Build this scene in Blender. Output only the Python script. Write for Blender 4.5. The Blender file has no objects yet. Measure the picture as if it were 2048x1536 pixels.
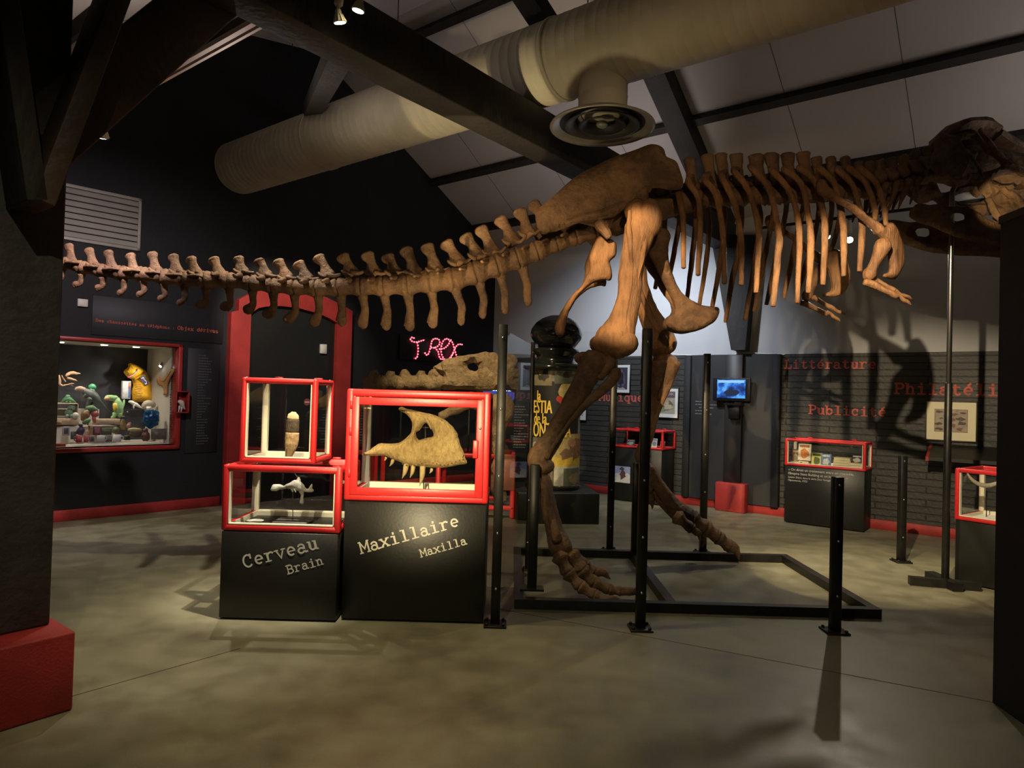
import bpy, bmesh, math, random
import numpy as np
from mathutils import Vector, Matrix, noise as mnoise
from mathutils.geometry import delaunay_2d_cdt
random.seed(7)
SC = bpy.context.scene
COL = SC.collection
V = Vector

# ------------------------------------------------------------------ camera
F_PX, EYE = 1361.0, 1.55
PITCH, ROLL = math.atan(21 / 1361.0), math.atan(0.028)
fw = V((0, math.cos(PITCH), math.sin(PITCH)))
r0 = V((1, 0, 0)); u0 = r0.cross(fw)
rt = r0 * math.cos(ROLL) + u0 * math.sin(ROLL)
up = u0 * math.cos(ROLL) - r0 * math.sin(ROLL)
EYEP = V((0, 0, EYE))
cam = bpy.data.cameras.new('camera'); camo = bpy.data.objects.new('camera', cam); COL.objects.link(camo)
cam.sensor_width = 36.0; cam.lens = F_PX / 2048 * 36.0
cam.clip_start = 0.05
mw = Matrix((rt, up, -fw)).transposed().to_4x4(); mw.translation = EYEP
camo.matrix_world = mw
SC.camera = camo

# ------------------------------------------------------------------ world and exposure
SC.view_settings.view_transform = 'Standard'
SC.view_settings.look = 'None'
SC.view_settings.gamma = 1.0
SC.view_settings.exposure = 0.0
SC.view_settings.use_curve_mapping = False
W = bpy.data.worlds.new('world'); SC.world = W; W.use_nodes = True
W.node_tree.nodes['Background'].inputs[0].default_value = (0.55, 0.52, 0.50, 1)
W.node_tree.nodes['Background'].inputs[1].default_value = 0.022


# hall axes: M runs across the hall (towards the right-hand long wall), L along it
TH = math.radians(38)
M = V((math.sin(TH), math.cos(TH), 0)); L = V((-math.cos(TH), math.sin(TH), 0)); UPZ = V((0, 0, 1))
def H(m, l, z=0.0): return M * m + L * l + UPZ * z
RZ_R = math.atan2(-L.y, -L.x)              # things on the right wall: local x = -L, local y = M
GA = V((-5.039, 7.513, 0)); GC = V((-0.361, 12.465, 0))
GD = (GC - GA).normalized(); GN = V((-GD.y, GD.x, 0))
RZ_G = math.atan2(GD.y, GD.x)              # things on the dark gable wall
def G(a, d=0.0, z=0.0): return GA + GD * a + GN * d + UPZ * z
MW = 9.6

# survey helpers: sight lines measured from the photograph, cut with real planes of the room
def ray(x, y): return fw + rt * ((x - 1024) / F_PX) - up * ((y - 768) / F_PX)
def P(x, y, Y):
    d = ray(x, y); return EYEP + d * (Y / d.y)
def PP(x, y, p0, n):
    d = ray(x, y); return EYEP + d * ((p0 - EYEP).dot(n) / d.dot(n))
def PR(x, y, m=MW): return PP(x, y, M * m, M)
def PG(x, y, d=0.0): return PP(x, y, GA + GN * d, GN)
def FL(x, y, z=0.0):
    d = ray(x, y); return EYEP + d * ((z - EYE) / d.z)

# ------------------------------------------------------------------ lights
def spot(name, loc, target, power, color, deg, blend=0.15, radius=0.02, parent=None):
    l = bpy.data.lights.new(name, 'SPOT'); l.energy = power; l.color = color
    l.spot_size = math.radians(deg); l.spot_blend = blend; l.shadow_soft_size = radius
    o = bpy.data.objects.new(name, l); COL.objects.link(o)
    o.location = loc
    o.rotation_euler = (V(target) - V(loc)).to_track_quat('-Z', 'Y').to_euler()
    return o
WARM = (1.0, 0.80, 0.45); NEUT = (1.0, 0.88, 0.70); COOL = (0.80, 0.88, 1.0); ORNG = (1.0, 0.74, 0.42)
# lamps on the ceiling track and fills added in front, aimed at the showcases
spot('case_front_fill', (-0.75, -1.4, 2.55), (-0.60, 4.75, 1.16), 3300, WARM, 17, 0.9)  # added behind the camera, evens the light on the case front
spot('track_light_brain', H(2.59, 3.28, 3.78), (-1.52, 4.82, 0.95), 650, NEUT, 26, 0.6)
spot('tooth_front_fill', (-1.2, 0.6, 3.3), (-1.58, 4.75, 1.28), 640, WARM, 11, 0.8)  # added off the track to brighten the tooth
spot('track_light_front', H(2.55, 3.41, 3.72), (-0.85, 4.5, 0.4), 170, WARM, 70, 0.5)
# narrow lamp on the hind leg
spot('leg_lamp', (-0.35, 2.5, 3.75), (0.90, 5.4, 2.50), 1250, ORNG, 20, 0.45)
# lamp just above the picture that throws the ribs' and arm's shadow on the long wall
spot('rib_lamp', (1.45, 3.1, 3.5), (3.10, 5.75, 1.66), 1000, (1.0, 0.80, 0.52), 48, 0.5)
# weak fill light added to lift the upper ribs, back and hip
spot('body_fill', (0.7, 0.8, 3.4), (1.55, 5.6, 2.95), 200, ORNG, 46, 1.0, 0.05)
# extra spot added to draw the patch of light on the floor
spot('floor_patch_fill', (0.9, 3.6, 3.85), (3.25, 6.25, 0), 620, WARM, 22, 0.15)
# fill spot added to brighten the showcase of books
spot('book_lamp', (3.1, 6.9, 3.2), (3.98, 8.95, 0.88), 210, WARM, 17, 0.6)
# cool wall washer
spot('wall_washer', (1.3, 8.7, 3.75), (2.15, 10.5, 2.0), 330, COOL, 112, 1.0, 0.05)
# lamp over the tail end, then a fill added for the tail middle
spot('tail_lamp', (-3.2, 5.2, 3.40), (-4.0, 6.3, 2.5), 190, (1, 0.84, 0.90), 105, 0.8)
spot('tail_side_fill', (-0.7, 2.4, 3.7), (0.0, 5.9, 2.6), 250, ORNG, 34, 0.9)
# lamp on the long wall shining back into the hall
spot('wall_track_light', (3.9, 7.98, 3.46), (2.3, 4.4, 0), 130, NEUT, 70, 0.3)
# added spots standing in for light reflected off the big showcase's glass top
spot('case_top_bounce', (-0.55, 4.9, 1.7), (-0.36, 6.25, 4.4), 110, WARM, 32, 0.1)
spot('case_top_fill', (-0.62, 4.85, 1.66), (-1.0, 6.3, 4.4), 78, WARM, 120, 1.0, 0.15)  # wide fill added to brighten the duct
# small lamp on the partition, on the cheek of the skull
spot('skull_lamp', (2.75, 3.9, 2.72), P(2012, 402, 5.64), 190, WARM, 12, 0.4)
# fill spots added to brighten the fossil hip, poster column and arch
spot('hip_fossil_fill', (-0.7, 6.5, 3.9), (-0.45, 8.7, 1.4), 480, WARM, 46, 0.5)
spot('column_fill', (0.35, 6.3, 3.9), (0.55, 8.5, 1.15), 480, WARM, 24, 0.3)
spot('arch_fill', (-2.3, 6.6, 3.9), (-3.1, 9.4, 2.3), 330, NEUT, 38, 0.5)
# general lamps over the floor
spot('aisle_lamp', (-0.9, 0.6, 4.0), (-0.5, 2.9, 0), 150, (1.0, 0.88, 0.60), 100, 0.7)
spot('rear_lamp', (-2.2, 5.6, 3.9), (-2.8, 5.7, 0), 240, NEUT, 78, 0.3)
spot('back_lamp', (1.6, 7.6, 3.9), (1.9, 8.6, 0), 130, NEUT, 90, 0.5)
# upward fill spots added in place of bounce light on the roof boards
spot('roof_fill', H(7.6, -0.6, 3.2), H(7.9, 0.2, 5.0), 58, (1, 0.90, 0.84), 150, 1.0, 0.45)
spot('roof_fill', H(7.2, 4.2, 3.2), H(7.5, 4.6, 5.2), 60, (1, 0.90, 0.86), 150, 1.0, 0.45)
spot('roof_fill', H(3.2, 5.8, 3.3), H(3.0, 5.2, 5.0), 55, (1, 0.88, 0.80), 150, 1.0, 0.1)


# ------------------------------------------------------------------ materials
MATS = {}
def nodes_of(name):
    m = bpy.data.materials.new(name); m.use_nodes = True
    nt = m.node_tree; b = nt.nodes['Principled BSDF']
    return m, nt, b
def mat(name, c, rough=0.6, metal=0.0, var=0.0, scale=6.0, bump=0.0, bscale=None, spec=0.5, c2=None, stretch=None, detail=6.0, coat=0.0):
    """base colour mottled between c and c2 by object-space noise, with optional noise bump"""
    if name in MATS: return MATS[name]
    m, nt, b = nodes_of(name)
    b.inputs['Roughness'].default_value = rough; b.inputs['Metallic'].default_value = metal
    b.inputs['Specular IOR Level'].default_value = spec
    b.inputs['Coat Weight'].default_value = coat
    c = tuple(c)
    if c2 is None and var: c2 = tuple(x * (1 - var) for x in c)
    tc = nt.nodes.new('ShaderNodeTexCoord'); src = tc.outputs['Object']
    if stretch:
        mp = nt.nodes.new('ShaderNodeMapping'); mp.inputs['Scale'].default_value = stretch
        nt.links.new(src, mp.inputs[0]); src = mp.outputs[0]
    if c2:
        n = nt.nodes.new('ShaderNodeTexNoise'); n.inputs['Scale'].default_value = scale; n.inputs['Detail'].default_value = detail
        r = nt.nodes.new('ShaderNodeValToRGB'); r.color_ramp.elements[0].position = 0.35; r.color_ramp.elements[1].position = 0.68
        r.color_ramp.elements[0].color = c2 + (1,); r.color_ramp.elements[1].color = c + (1,)
        nt.links.new(src, n.inputs['Vector']); nt.links.new(n.outputs[0], r.inputs[0]); nt.links.new(r.outputs[0], b.inputs['Base Color'])
    else:
        b.inputs['Base Color'].default_value = c + (1,)
    if bump:
        n2 = nt.nodes.new('ShaderNodeTexNoise'); n2.inputs['Scale'].default_value = bscale or scale * 4; n2.inputs['Detail'].default_value = 8
        bp = nt.nodes.new('ShaderNodeBump'); bp.inputs['Strength'].default_value = bump; bp.inputs['Distance'].default_value = 0.02
        nt.links.new(src, n2.inputs['Vector']); nt.links.new(n2.outputs[0], bp.inputs['Height']); nt.links.new(bp.outputs[0], b.inputs['Normal'])
    MATS[name] = m; return m
def emit(name, c, s):
    if name in MATS: return MATS[name]
    m, nt, b = nodes_of(name)
    b.inputs['Base Color'].default_value = (0, 0, 0, 1)
    b.inputs['Emission Color'].default_value = tuple(c) + (1,); b.inputs['Emission Strength'].default_value = s
    MATS[name] = m; return m
def glass_mat(name='clear_glass', tint=(0.985, 0.99, 0.987), refl=1.0):
    if name in MATS: return MATS[name]
    m = bpy.data.materials.new(name); m.use_nodes = True; nt = m.node_tree; nt.nodes.clear()
    out = nt.nodes.new('ShaderNodeOutputMaterial'); mx = nt.nodes.new('ShaderNodeMixShader')
    tr = nt.nodes.new('ShaderNodeBsdfTransparent'); tr.inputs[0].default_value = tint + (1,)
    gl = nt.nodes.new('ShaderNodeBsdfGlossy'); gl.inputs['Roughness'].default_value = 0.02; gl.inputs[0].default_value = (refl,) * 3 + (1,)
    fr = nt.nodes.new('ShaderNodeFresnel'); fr.inputs[0].default_value = 1.42
    ge = nt.nodes.new('ShaderNodeNewGeometry'); mm = nt.nodes.new('ShaderNodeMath'); mm.operation = 'MULTIPLY_ADD'; mm.inputs[1].default_value = -1.0; mm.inputs[2].default_value = 1.0
    m2 = nt.nodes.new('ShaderNodeMath'); m2.operation = 'MULTIPLY'      # reflection on the outer faces only, the pane is thin
    nt.links.new(ge.outputs['Backfacing'], mm.inputs[0]); nt.links.new(mm.outputs[0], m2.inputs[0]); nt.links.new(fr.outputs[0], m2.inputs[1])
    nt.links.new(m2.outputs[0], mx.inputs[0]); nt.links.new(tr.outputs[0], mx.inputs[1]); nt.links.new(gl.outputs[0], mx.inputs[2])
    nt.links.new(mx.outputs[0], out.inputs[0]); MATS[name] = m; return m
def bone(name, c, c2, bump=0.5, fine=(14, 14, 14), rough=0.5):
    """fossil bone: two-scale mottling, streaky grain and pits"""
    if name in MATS: return MATS[name]
    m, nt, b = nodes_of(name); N = nt.nodes.new; K = nt.links.new
    b.inputs['Roughness'].default_value = rough; b.inputs['Specular IOR Level'].default_value = 0.35
    tc = N('ShaderNodeTexCoord')
    mp = N('ShaderNodeMapping'); mp.inputs['Scale'].default_value = fine; K(tc.outputs['Object'], mp.inputs[0])
    n1 = N('ShaderNodeTexNoise'); n1.inputs['Scale'].default_value = 3.5; n1.inputs['Detail'].default_value = 5; K(tc.outputs['Object'], n1.inputs['Vector'])
    n2 = N('ShaderNodeTexNoise'); n2.inputs['Scale'].default_value = 2.2; n2.inputs['Detail'].default_value = 9; n2.inputs['Roughness'].default_value = 0.65; K(mp.outputs[0], n2.inputs['Vector'])
    ad = N('ShaderNodeMath'); ad.operation = 'MULTIPLY_ADD'; ad.inputs[1].default_value = 0.6; K(n1.outputs[0], ad.inputs[0])
    sc = N('ShaderNodeMath'); sc.operation = 'MULTIPLY'; sc.inputs[1].default_value = 0.4; K(n2.outputs[0], sc.inputs[0]); K(sc.outputs[0], ad.inputs[2])
    r = N('ShaderNodeValToRGB'); r.color_ramp.elements[0].position = 0.40; r.color_ramp.elements[1].position = 0.60
    r.color_ramp.elements[0].color = tuple(c2) + (1,); r.color_ramp.elements[1].color = tuple(c) + (1,)
    K(ad.outputs[0], r.inputs[0]); K(r.outputs[0], b.inputs['Base Color'])
    bp = N('ShaderNodeBump'); bp.inputs['Strength'].default_value = bump; bp.inputs['Distance'].default_value = 0.035
    K(n2.outputs[0], bp.inputs['Height']); K(bp.outputs[0], b.inputs['Normal'])
    MATS[name] = m; return m

# ------------------------------------------------------------------ scene objects
def tag(o, label=None, cat=None, group=None, kind=None):
    if label: o['label'] = label
    if cat: o['category'] = cat
    if group: o['group'] = group
    if kind: o['kind'] = kind
    return o
def thing(name, label, cat, loc, rz=0.0, group=None):
    o = bpy.data.objects.new(name, None); COL.objects.link(o)
    o.location = loc; o.rotation_euler = (0, 0, rz); o.empty_display_size = 0.1
    return tag(o, label, cat, group)
def mx_of(o):
    m = Matrix.LocRotScale(o.location, o.rotation_euler, o.scale)
    return mx_of(o.parent) @ m if o.parent else m

def crom(pts, n):
    """Catmull-Rom resampling of a list of tuples (any length)"""
    A = np.array(pts, float)
    if len(A) < 3 and n <= 1: return A
    E = np.vstack([2 * A[0] - A[1], A, 2 * A[-1] - A[-2]]); out = []
    for i in range(1, len(E) - 2):
        p0, p1, p2, p3 = E[i - 1], E[i], E[i + 1], E[i + 2]
        for k in range(n):
            t = k / n
            out.append(0.5 * (2 * p1 + (p2 - p0) * t + (2 * p0 - 5 * p1 + 4 * p2 - p3) * t * t + (3 * p1 - p0 - 3 * p2 + p3) * t ** 3))
    out.append(A[-1]); return np.array(out)
def crom_closed(pts, n):
    A = np.array(pts, float); N_ = len(A); out = []
    for i in range(N_):
        p0, p1, p2, p3 = A[i - 1], A[i], A[(i + 1) % N_], A[(i + 2) % N_]
        for k in range(n):
            t = k / n
            out.append(0.5 * (2 * p1 + (p2 - p0) * t + (2 * p0 - 5 * p1 + 4 * p2 - p3) * t * t + (3 * p1 - p0 - 3 * p2 + p3) * t ** 3))
    return np.array(out)
def inside(poly, x, y):
    c = False; n = len(poly); j = n - 1
    for i in range(n):
        xi, yi = poly[i]; xj, yj = poly[j]
        if (yi > y) != (yj > y) and x < (xj - xi) * (y - yi) / (yj - yi) + xi: c = not c
        j = i
    return c

class MB:
    def __init__(s): s.v = []; s.f = []; s.sm = []; s.mi = []; s.cur = 0
    def add(s, verts, faces, smooth=False):
        o = len(s.v); s.v += [V(p) for p in verts]
        for f in faces: s.f.append([i + o for i in f]); s.sm.append(smooth); s.mi.append(s.cur)
        return s
    def box(s, lo, hi, r=0.0, seg=2, T=None):
        x0, y0, z0 = lo; x1, y1, z1 = hi
        if not r:
            vs = [(x0, y0, z0), (x1, y0, z0), (x1, y1, z0), (x0, y1, z0), (x0, y0, z1), (x1, y0, z1), (x1, y1, z1), (x0, y1, z1)]
            fs = [(0, 3, 2, 1), (4, 5, 6, 7), (0, 1, 5, 4), (1, 2, 6, 5), (2, 3, 7, 6), (3, 0, 4, 7)]
            if T: vs = [T @ V(p) for p in vs]
            return s.add(vs, fs)
        bm = bmesh.new(); bmesh.ops.create_cube(bm, size=1)
        for v in bm.verts:
            v.co = V(((x0 + x1) / 2 + v.co.x * (x1 - x0), (y0 + y1) / 2 + v.co.y * (y1 - y0), (z0 + z1) / 2 + v.co.z * (z1 - z0)))
        bmesh.ops.bevel(bm, geom=bm.edges[:], offset=r, segments=seg, affect='EDGES', profile=0.5)
        bm.verts.index_update()
        vs = [v.co.copy() for v in bm.verts]; fs = [[v.index for v in f.verts] for f in bm.faces]; bm.free()
        if T: vs = [T @ p for p in vs]
        return s.add(vs, fs, True)
    def bar(s, a, b, w, h, side=None, r=0.0):
        """rectangular bar from a to b: w across `side`, h across the other axis"""
        a = V(a); b = V(b); t = (b - a); ln = t.length; t.normalize()
        side = V(side) if side is not None else (V((0, 0, 1)).cross(t) if abs(t.z) < 0.95 else V((1, 0, 0)))
        side = (side - t * side.dot(t)).normalized(); n = side.cross(t)
        T = Matrix((side, t, n)).transposed().to_4x4(); T.translation = a
        return s.box((-w / 2, 0, -h / 2), (w / 2, ln, h / 2), r, 2, T)
    def tube(s, pts, rad, n=10, sub=4, depth=None, ref=(0, 1, 0), cap=True, smooth=True):
        """swept ellipse; rad = in-plane radius, depth = radius along ref (defaults to rad)"""
        pts = [tuple(p) for p in pts]; k = len(pts)
        rad = [rad] * k if np.isscalar(rad) else list(rad)
        dep = rad if depth is None else ([depth] * k if np.isscalar(depth) else list(depth))
        A = np.array([p + (rad[i], dep[i]) for i, p in enumerate(pts)])
        A = crom(A, sub) if sub > 1 else A
        Pn = [V(a[:3]) for a in A]; m = len(Pn); vs = []; fs = []
        ref = V(ref); last = None; rings = []
        for i in range(m):
            t = (Pn[min(i + 1, m - 1)] - Pn[max(i - 1, 0)])
            t = t.normalized() if t.length > 1e-9 else V((0, 0, 1))
            b = ref - t * ref.dot(t)
            if b.length < 0.15: b = last if last is not None else t.orthogonal()
            b = (b - t * b.dot(t)).normalized(); last = b
            rings.append((Pn[i], t, b.cross(t), b, max(A[i][3], 1e-4), max(A[i][4], 1e-4)))
        if cap:
            p, t, a, b, ra, rb = rings[0]; q = 0.45 * min(ra, rb)
            rings.insert(0, (p - t * q, t, a, b, ra * 0.66, rb * 0.66))
            p, t, a, b, ra, rb = rings[-1]; q = 0.45 * min(ra, rb)
            rings.append((p + t * q, t, a, b, ra * 0.66, rb * 0.66))
        for p, t, a, b, ra, rb in rings:
            for j in range(n):
                w = 2 * math.pi * j / n
                vs.append(p + a * (ra * math.cos(w)) + b * (rb * math.sin(w)))
        R = len(rings)
        for i in range(R - 1):
            for j in range(n):
                fs.append((i * n + j, i * n + (j + 1) % n, (i + 1) * n + (j + 1) % n, (i + 1) * n + j))
        fs.append(list(range(n))[::-1]); fs.append(list(range((R - 1) * n, R * n)))
        return s.add(vs, fs, smooth)
    def ball(s, c, r, u=12, w=8, T=None):
        r = (r, r, r) if np.isscalar(r) else r; c = V(c); vs = []; fs = []
        for i in range(1, w):
            ph = math.pi * i / w
            for j in range(u):
                th = 2 * math.pi * j / u
                p = V((r[0] * math.sin(ph) * math.cos(th), r[1] * math.sin(ph) * math.sin(th), r[2] * math.cos(ph)))
                vs.append(c + (T @ p if T else p))
        top = len(vs); e = V((0, 0, r[2])); e = T @ e if T else e
        vs += [c + e, c - e]
        for i in range(w - 2):
            for j in range(u): fs.append((i * u + j, (i + 1) * u + j, (i + 1) * u + (j + 1) % u, i * u + (j + 1) % u))
        for j in range(u):
            fs.append((top, j, (j + 1) % u)); fs.append((top + 1, (w - 2) * u + (j + 1) % u, (w - 2) * u + j))
        return s.add(vs, fs, True)
    def lathe(s, prof, c=(0, 0, 0), n=32, T=None, smooth=True, close=True):
        c = V(c); vs = []; fs = []
        for r, z in prof:
            for j in range(n):
                w = 2 * math.pi * j / n; p = V((r * math.cos(w), r * math.sin(w), z)); vs.append(c + (T @ p if T else p))
        for i in range(len(prof) - 1):
            for j in range(n): fs.append((i * n + j, i * n + (j + 1) % n, (i + 1) * n + (j + 1) % n, (i + 1) * n + j))
        if close:
            fs.append(list(range(n))[::-1]); fs.append(list(range((len(prof) - 1) * n, len(prof) * n)))
        return s.add(vs, fs, smooth)
    def prism(s, poly, fn, d0, d1):
        """flat polygon (2D) extruded; fn(u, v, d) -> point"""
        k = len(poly)
        vs = [fn(u, v, d0) for u, v in poly] + [fn(u, v, d1) for u, v in poly]
        fs = [list(range(k)), list(range(k, 2 * k))[::-1]]
        for i in range(k): fs.append((i, k + i, k + (i + 1) % k, (i + 1) % k))
        return s.add(vs, fs)
    def flat(s, poly, fn):
        vs = [fn(u, v) for u, v in poly]
        return s.add(vs, [list(range(len(poly)))])
    def blade(s, outline, fn, thick, step, holes=(), edge=None, sm=3, bend=None, dirn=(0, 1, 0)):
        """rounded plate: outline (2D, smoothed) inflated to `thick` half-depth, thinning to its rim over `edge`"""
        out = crom_closed(outline, sm) if sm > 1 else np.array(outline, float)
        hs = [crom_closed(h, sm) if sm > 1 else np.array(h, float) for h in holes]
        bv = [tuple(p) for p in out]; segs = [(i, (i + 1) % len(out)) for i in range(len(out))]
        loops = [bv]
        for h in hs:
            o = len(bv); bv = bv + [tuple(p) for p in h]; segs += [(o + i, o + (i + 1) % len(h)) for i in range(len(h))]; loops.append([tuple(p) for p in h])
        nb = len(bv)
        S0 = np.array([bv[a] for a, b in segs]); S1 = np.array([bv[b] for a, b in segs]); D = S1 - S0; DD = (D * D).sum(1) + 1e-12
        def dist(x, y):
            q = np.array([x, y]); t = np.clip(((q - S0) * D).sum(1) / DD, 0, 1); e = S0 + D * t[:, None] - q
            return math.sqrt((e * e).sum(1).min())
        edge = edge or step * 4
        x0, y0 = out.min(0); x1, y1 = out.max(0); pts = list(bv); row = 0
        y = y0 + step / 2
        while y < y1:
            x = x0 + step / 2 + (step / 2 if row % 2 else 0)
            while x < x1:
                if inside(loops[0], x, y) and not any(inside(h, x, y) for h in loops[1:]) and dist(x, y) > step * 0.45: pts.append((x, y))
                x += step
            y += step * 0.87; row += 1
        vo, eo, fo, ov, oe, of = delaunay_2d_cdt([V(p) for p in pts], segs, [], 0, 1e-4)
        tri = []
        for f in fo:
            cx = sum(vo[i][0] for i in f) / len(f); cy = sum(vo[i][1] for i in f) / len(f)
            if inside(loops[0], cx, cy) and not any(inside(h, cx, cy) for h in loops[1:]): tri.append(list(f))
        d = V(dirn); top = {}; vs = []; bot = {}
        for f in tri:
            for i in f:
                if i in top: continue
                x, y = vo[i]; dd = dist(x, y); p = V(fn(x, y))
                if bend: p = p + d * bend(x, y)
                e = min(1.0, dd / edge); h = thick * math.sqrt(max(0.0, 1 - (1 - e) ** 2))
                top[i] = len(vs); vs.append(p - d * h)
                if dd < 1e-3: bot[i] = top[i]
                else: bot[i] = len(vs); vs.append(p + d * h)
        fs = [[top[i] for i in f] for f in tri] + [[bot[i] for i in f][::-1] for f in tri]
        return s.add(vs, fs, True)
    def rough(s, amp, freq, seed=0.0, start=0):
        """organic unevenness: moves vertices by coherent noise"""
        o = V((seed, seed * 0.7, seed * 1.3))
        for i in range(start, len(s.v)):
            p = s.v[i]; s.v[i] = p + mnoise.noise_vector(p * freq + o) * amp + mnoise.noise_vector(p * freq * 2.7 + o) * (amp * 0.4)
        return s
    def build(s, name, m, parent=None, label=None, world=True):
        me = bpy.data.meshes.new(name)
        vs = s.v
        if parent is not None and world:
            inv = mx_of(parent).inverted(); vs = [inv @ p for p in vs]
        me.from_pydata([tuple(p) for p in vs], [], s.f); me.validate(); me.update()
        bm = bmesh.new(); bm.from_mesh(me); bmesh.ops.recalc_face_normals(bm, faces=bm.faces[:]); bm.to_mesh(me); bm.free()
        ms = m if isinstance(m, (list, tuple)) else [m]
        for q in ms: me.materials.append(q)
        if len(me.polygons) == len(s.sm):
            me.polygons.foreach_set('use_smooth', s.sm); me.polygons.foreach_set('material_index', s.mi)
        o = bpy.data.objects.new(name, me); COL.objects.link(o)
        if parent is not None: o.parent = parent
        if label: o['label'] = label
        return o
def struct(o): o['kind'] = 'structure'; return o
def copy_thing(o, loc, rz, label, parent=None):
    c = o.copy(); COL.objects.link(c)
    if parent is None:
        c.location = loc; c.rotation_euler = (0, 0, rz)
        if label: c['label'] = label
    else: c.parent = parent
    for ch in [q for q in o.children]: copy_thing(ch, None, None, None, c)
    return c

# ------------------------------------------------------------------ lettering
def arc(cx, cy, rx, ry, a0, a1, n=9):
    return [(cx + rx * math.cos(math.radians(a0 + (a1 - a0) * i / n)), cy + ry * math.sin(math.radians(a0 + (a1 - a0) * i / n))) for i in range(n + 1)]
def _ser(x, y, w=0.12): return [(x - w, y), (x + w, y)]
X_, C_ = 0.46, 0.66
GLY = {
 'M': [[(.07, 0), (.07, C_)], [(.07, C_), (.3, .22), (.53, C_)], [(.53, C_), (.53, 0)], _ser(.07, 0, .09), _ser(.53, 0, .09), [(0, C_), (.1, C_)], [(.5, C_), (.6, C_)]],
 'a': [arc(.26, .13, .17, .14, 0, 360, 14), [(.12, .38)] + arc(.27, .33, .16, .13, 130, 0, 7) + [(.43, .06), (.48, 0), (.57, .01)]],
 'x': [[(.1, X_), (.5, 0)], [(.5, X_), (.1, 0)], _ser(.1, 0, .09), _ser(.5, 0, .09), _ser(.1, X_, .09), _ser(.5, X_, .09)],
 'i': [[(.14, X_), (.31, X_), (.31, 0)], _ser(.31, 0, .2), [(.29, .63), (.31, .63)]],
 'j': [[(.14, X_), (.36, X_), (.36, -.1)] + arc(.22, -.1, .14, .1, 0, -140, 6), [(.34, .63), (.36, .63)]],
 'l': [[(.14, C_), (.31, C_), (.31, 0)], _ser(.31, 0, .2)],
 'r': [[(.07, X_), (.2, X_), (.2, 0)], _ser(.2, 0, .15), [(.2, .28)] + arc(.38, .3, .17, .16, 150, 40, 6)],
 'e': [[(.13, .24), (.49, .24)], arc(.31, .24, .19, .22, 0, 300, 14)],
 'C': [arc(.31, .33, .25, .33, 50, 310, 16), [(.49, .45), (.49, C_)]],
 'v': [[(.1, X_), (.3, 0), (.5, X_)], _ser(.1, X_, .1), _ser(.5, X_, .1)],
 'u': [[(.05, X_), (.15, X_), (.15, .16)] + arc(.29, .16, .14, .16, 180, 320, 7) + [(.45, .14)], [(.36, X_), (.46, X_), (.46, 0), (.56, 0)]],
 'B': [[(.12, 0), (.12, C_)], [(.03, C_), (.33, C_)] + arc(.33, .505, .16, .155, 90, -90, 7) + [(.12, .35)], [(.33, .35)] + arc(.35, .175, .18, .175, 90, -90, 7) + [(.03, 0)]],
 'n': [[(.03, X_), (.14, X_), (.14, 0)], [(.14, .3)] + arc(.3, .31, .15, .15, 150, 0, 7) + [(.45, 0)], _ser(.14, 0, .11), _ser(.45, 0, .11)],
 'L': [[(.16, 0), (.16, C_)], _ser(.16, C_, .13), [(.03, 0), (.53, 0), (.53, .2)]],
 't': [[(.25, .6), (.25, .14)] + arc(.38, .14, .13, .14, 180, 330, 7), [(.09, X_), (.47, X_)]],
 'P': [[(.14, 0), (.14, C_)], [(.03, C_), (.35, C_)] + arc(.36, .49, .17, .17, 90, -90, 8) + [(.14, .32)], _ser(.16, 0, .14)],
 'b': [[(.02, C_), (.13, C_), (.13, 0)], arc(.31, .22, .19, .22, 0, 360, 16)],
 'c': [arc(.31, .23, .2, .23, 45, 315, 14), [(.46, .3), (.46, .44)]],
 'h': [[(.03, C_), (.14, C_), (.14, 0)], [(.14, .3)] + arc(.3, .31, .15, .15, 150, 0, 7) + [(.45, 0)], _ser(.14, 0, .11), _ser(.45, 0, .11)],
 'q': [arc(.28, .23, .19, .23, 0, 360, 16), [(.57, X_), (.47, X_), (.47, -.18)], _ser(.47, -.18, .11)],
 's': [arc(.3, .345, .16, .115, 40, 270, 9) + arc(.3, .115, .18, .115, 90, -140, 9)],
 'D': [[(.12, 0), (.12, C_)], [(.03, C_), (.27, C_)] + arc(.27, .33, .26, .33, 90, -90, 12) + [(.03, 0)]],
 'd': [[(.36, C_), (.47, C_), (.47, 0), (.57, 0)], arc(.28, .22, .19, .22, 0, 360, 16)],
 'o': [arc(.3, .23, .21, .23, 0, 360, 16)], 'O': [arc(.3, .33, .25, .33, 0, 360, 18)],
 'p': [[(.02, X_), (.13, X_), (.13, -.18)], arc(.31, .23, .19, .23, 0, 360, 16), _ser(.13, -.18, .11)],
 ':': [[(.29, .08), (.31, .08)], [(.29, .38), (.31, .38)]], '.': [[(.29, .04), (.31, .04)]],
}
GLY['é'] = GLY['e'] + [[(.3, .56), (.42, .68)]]
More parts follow.
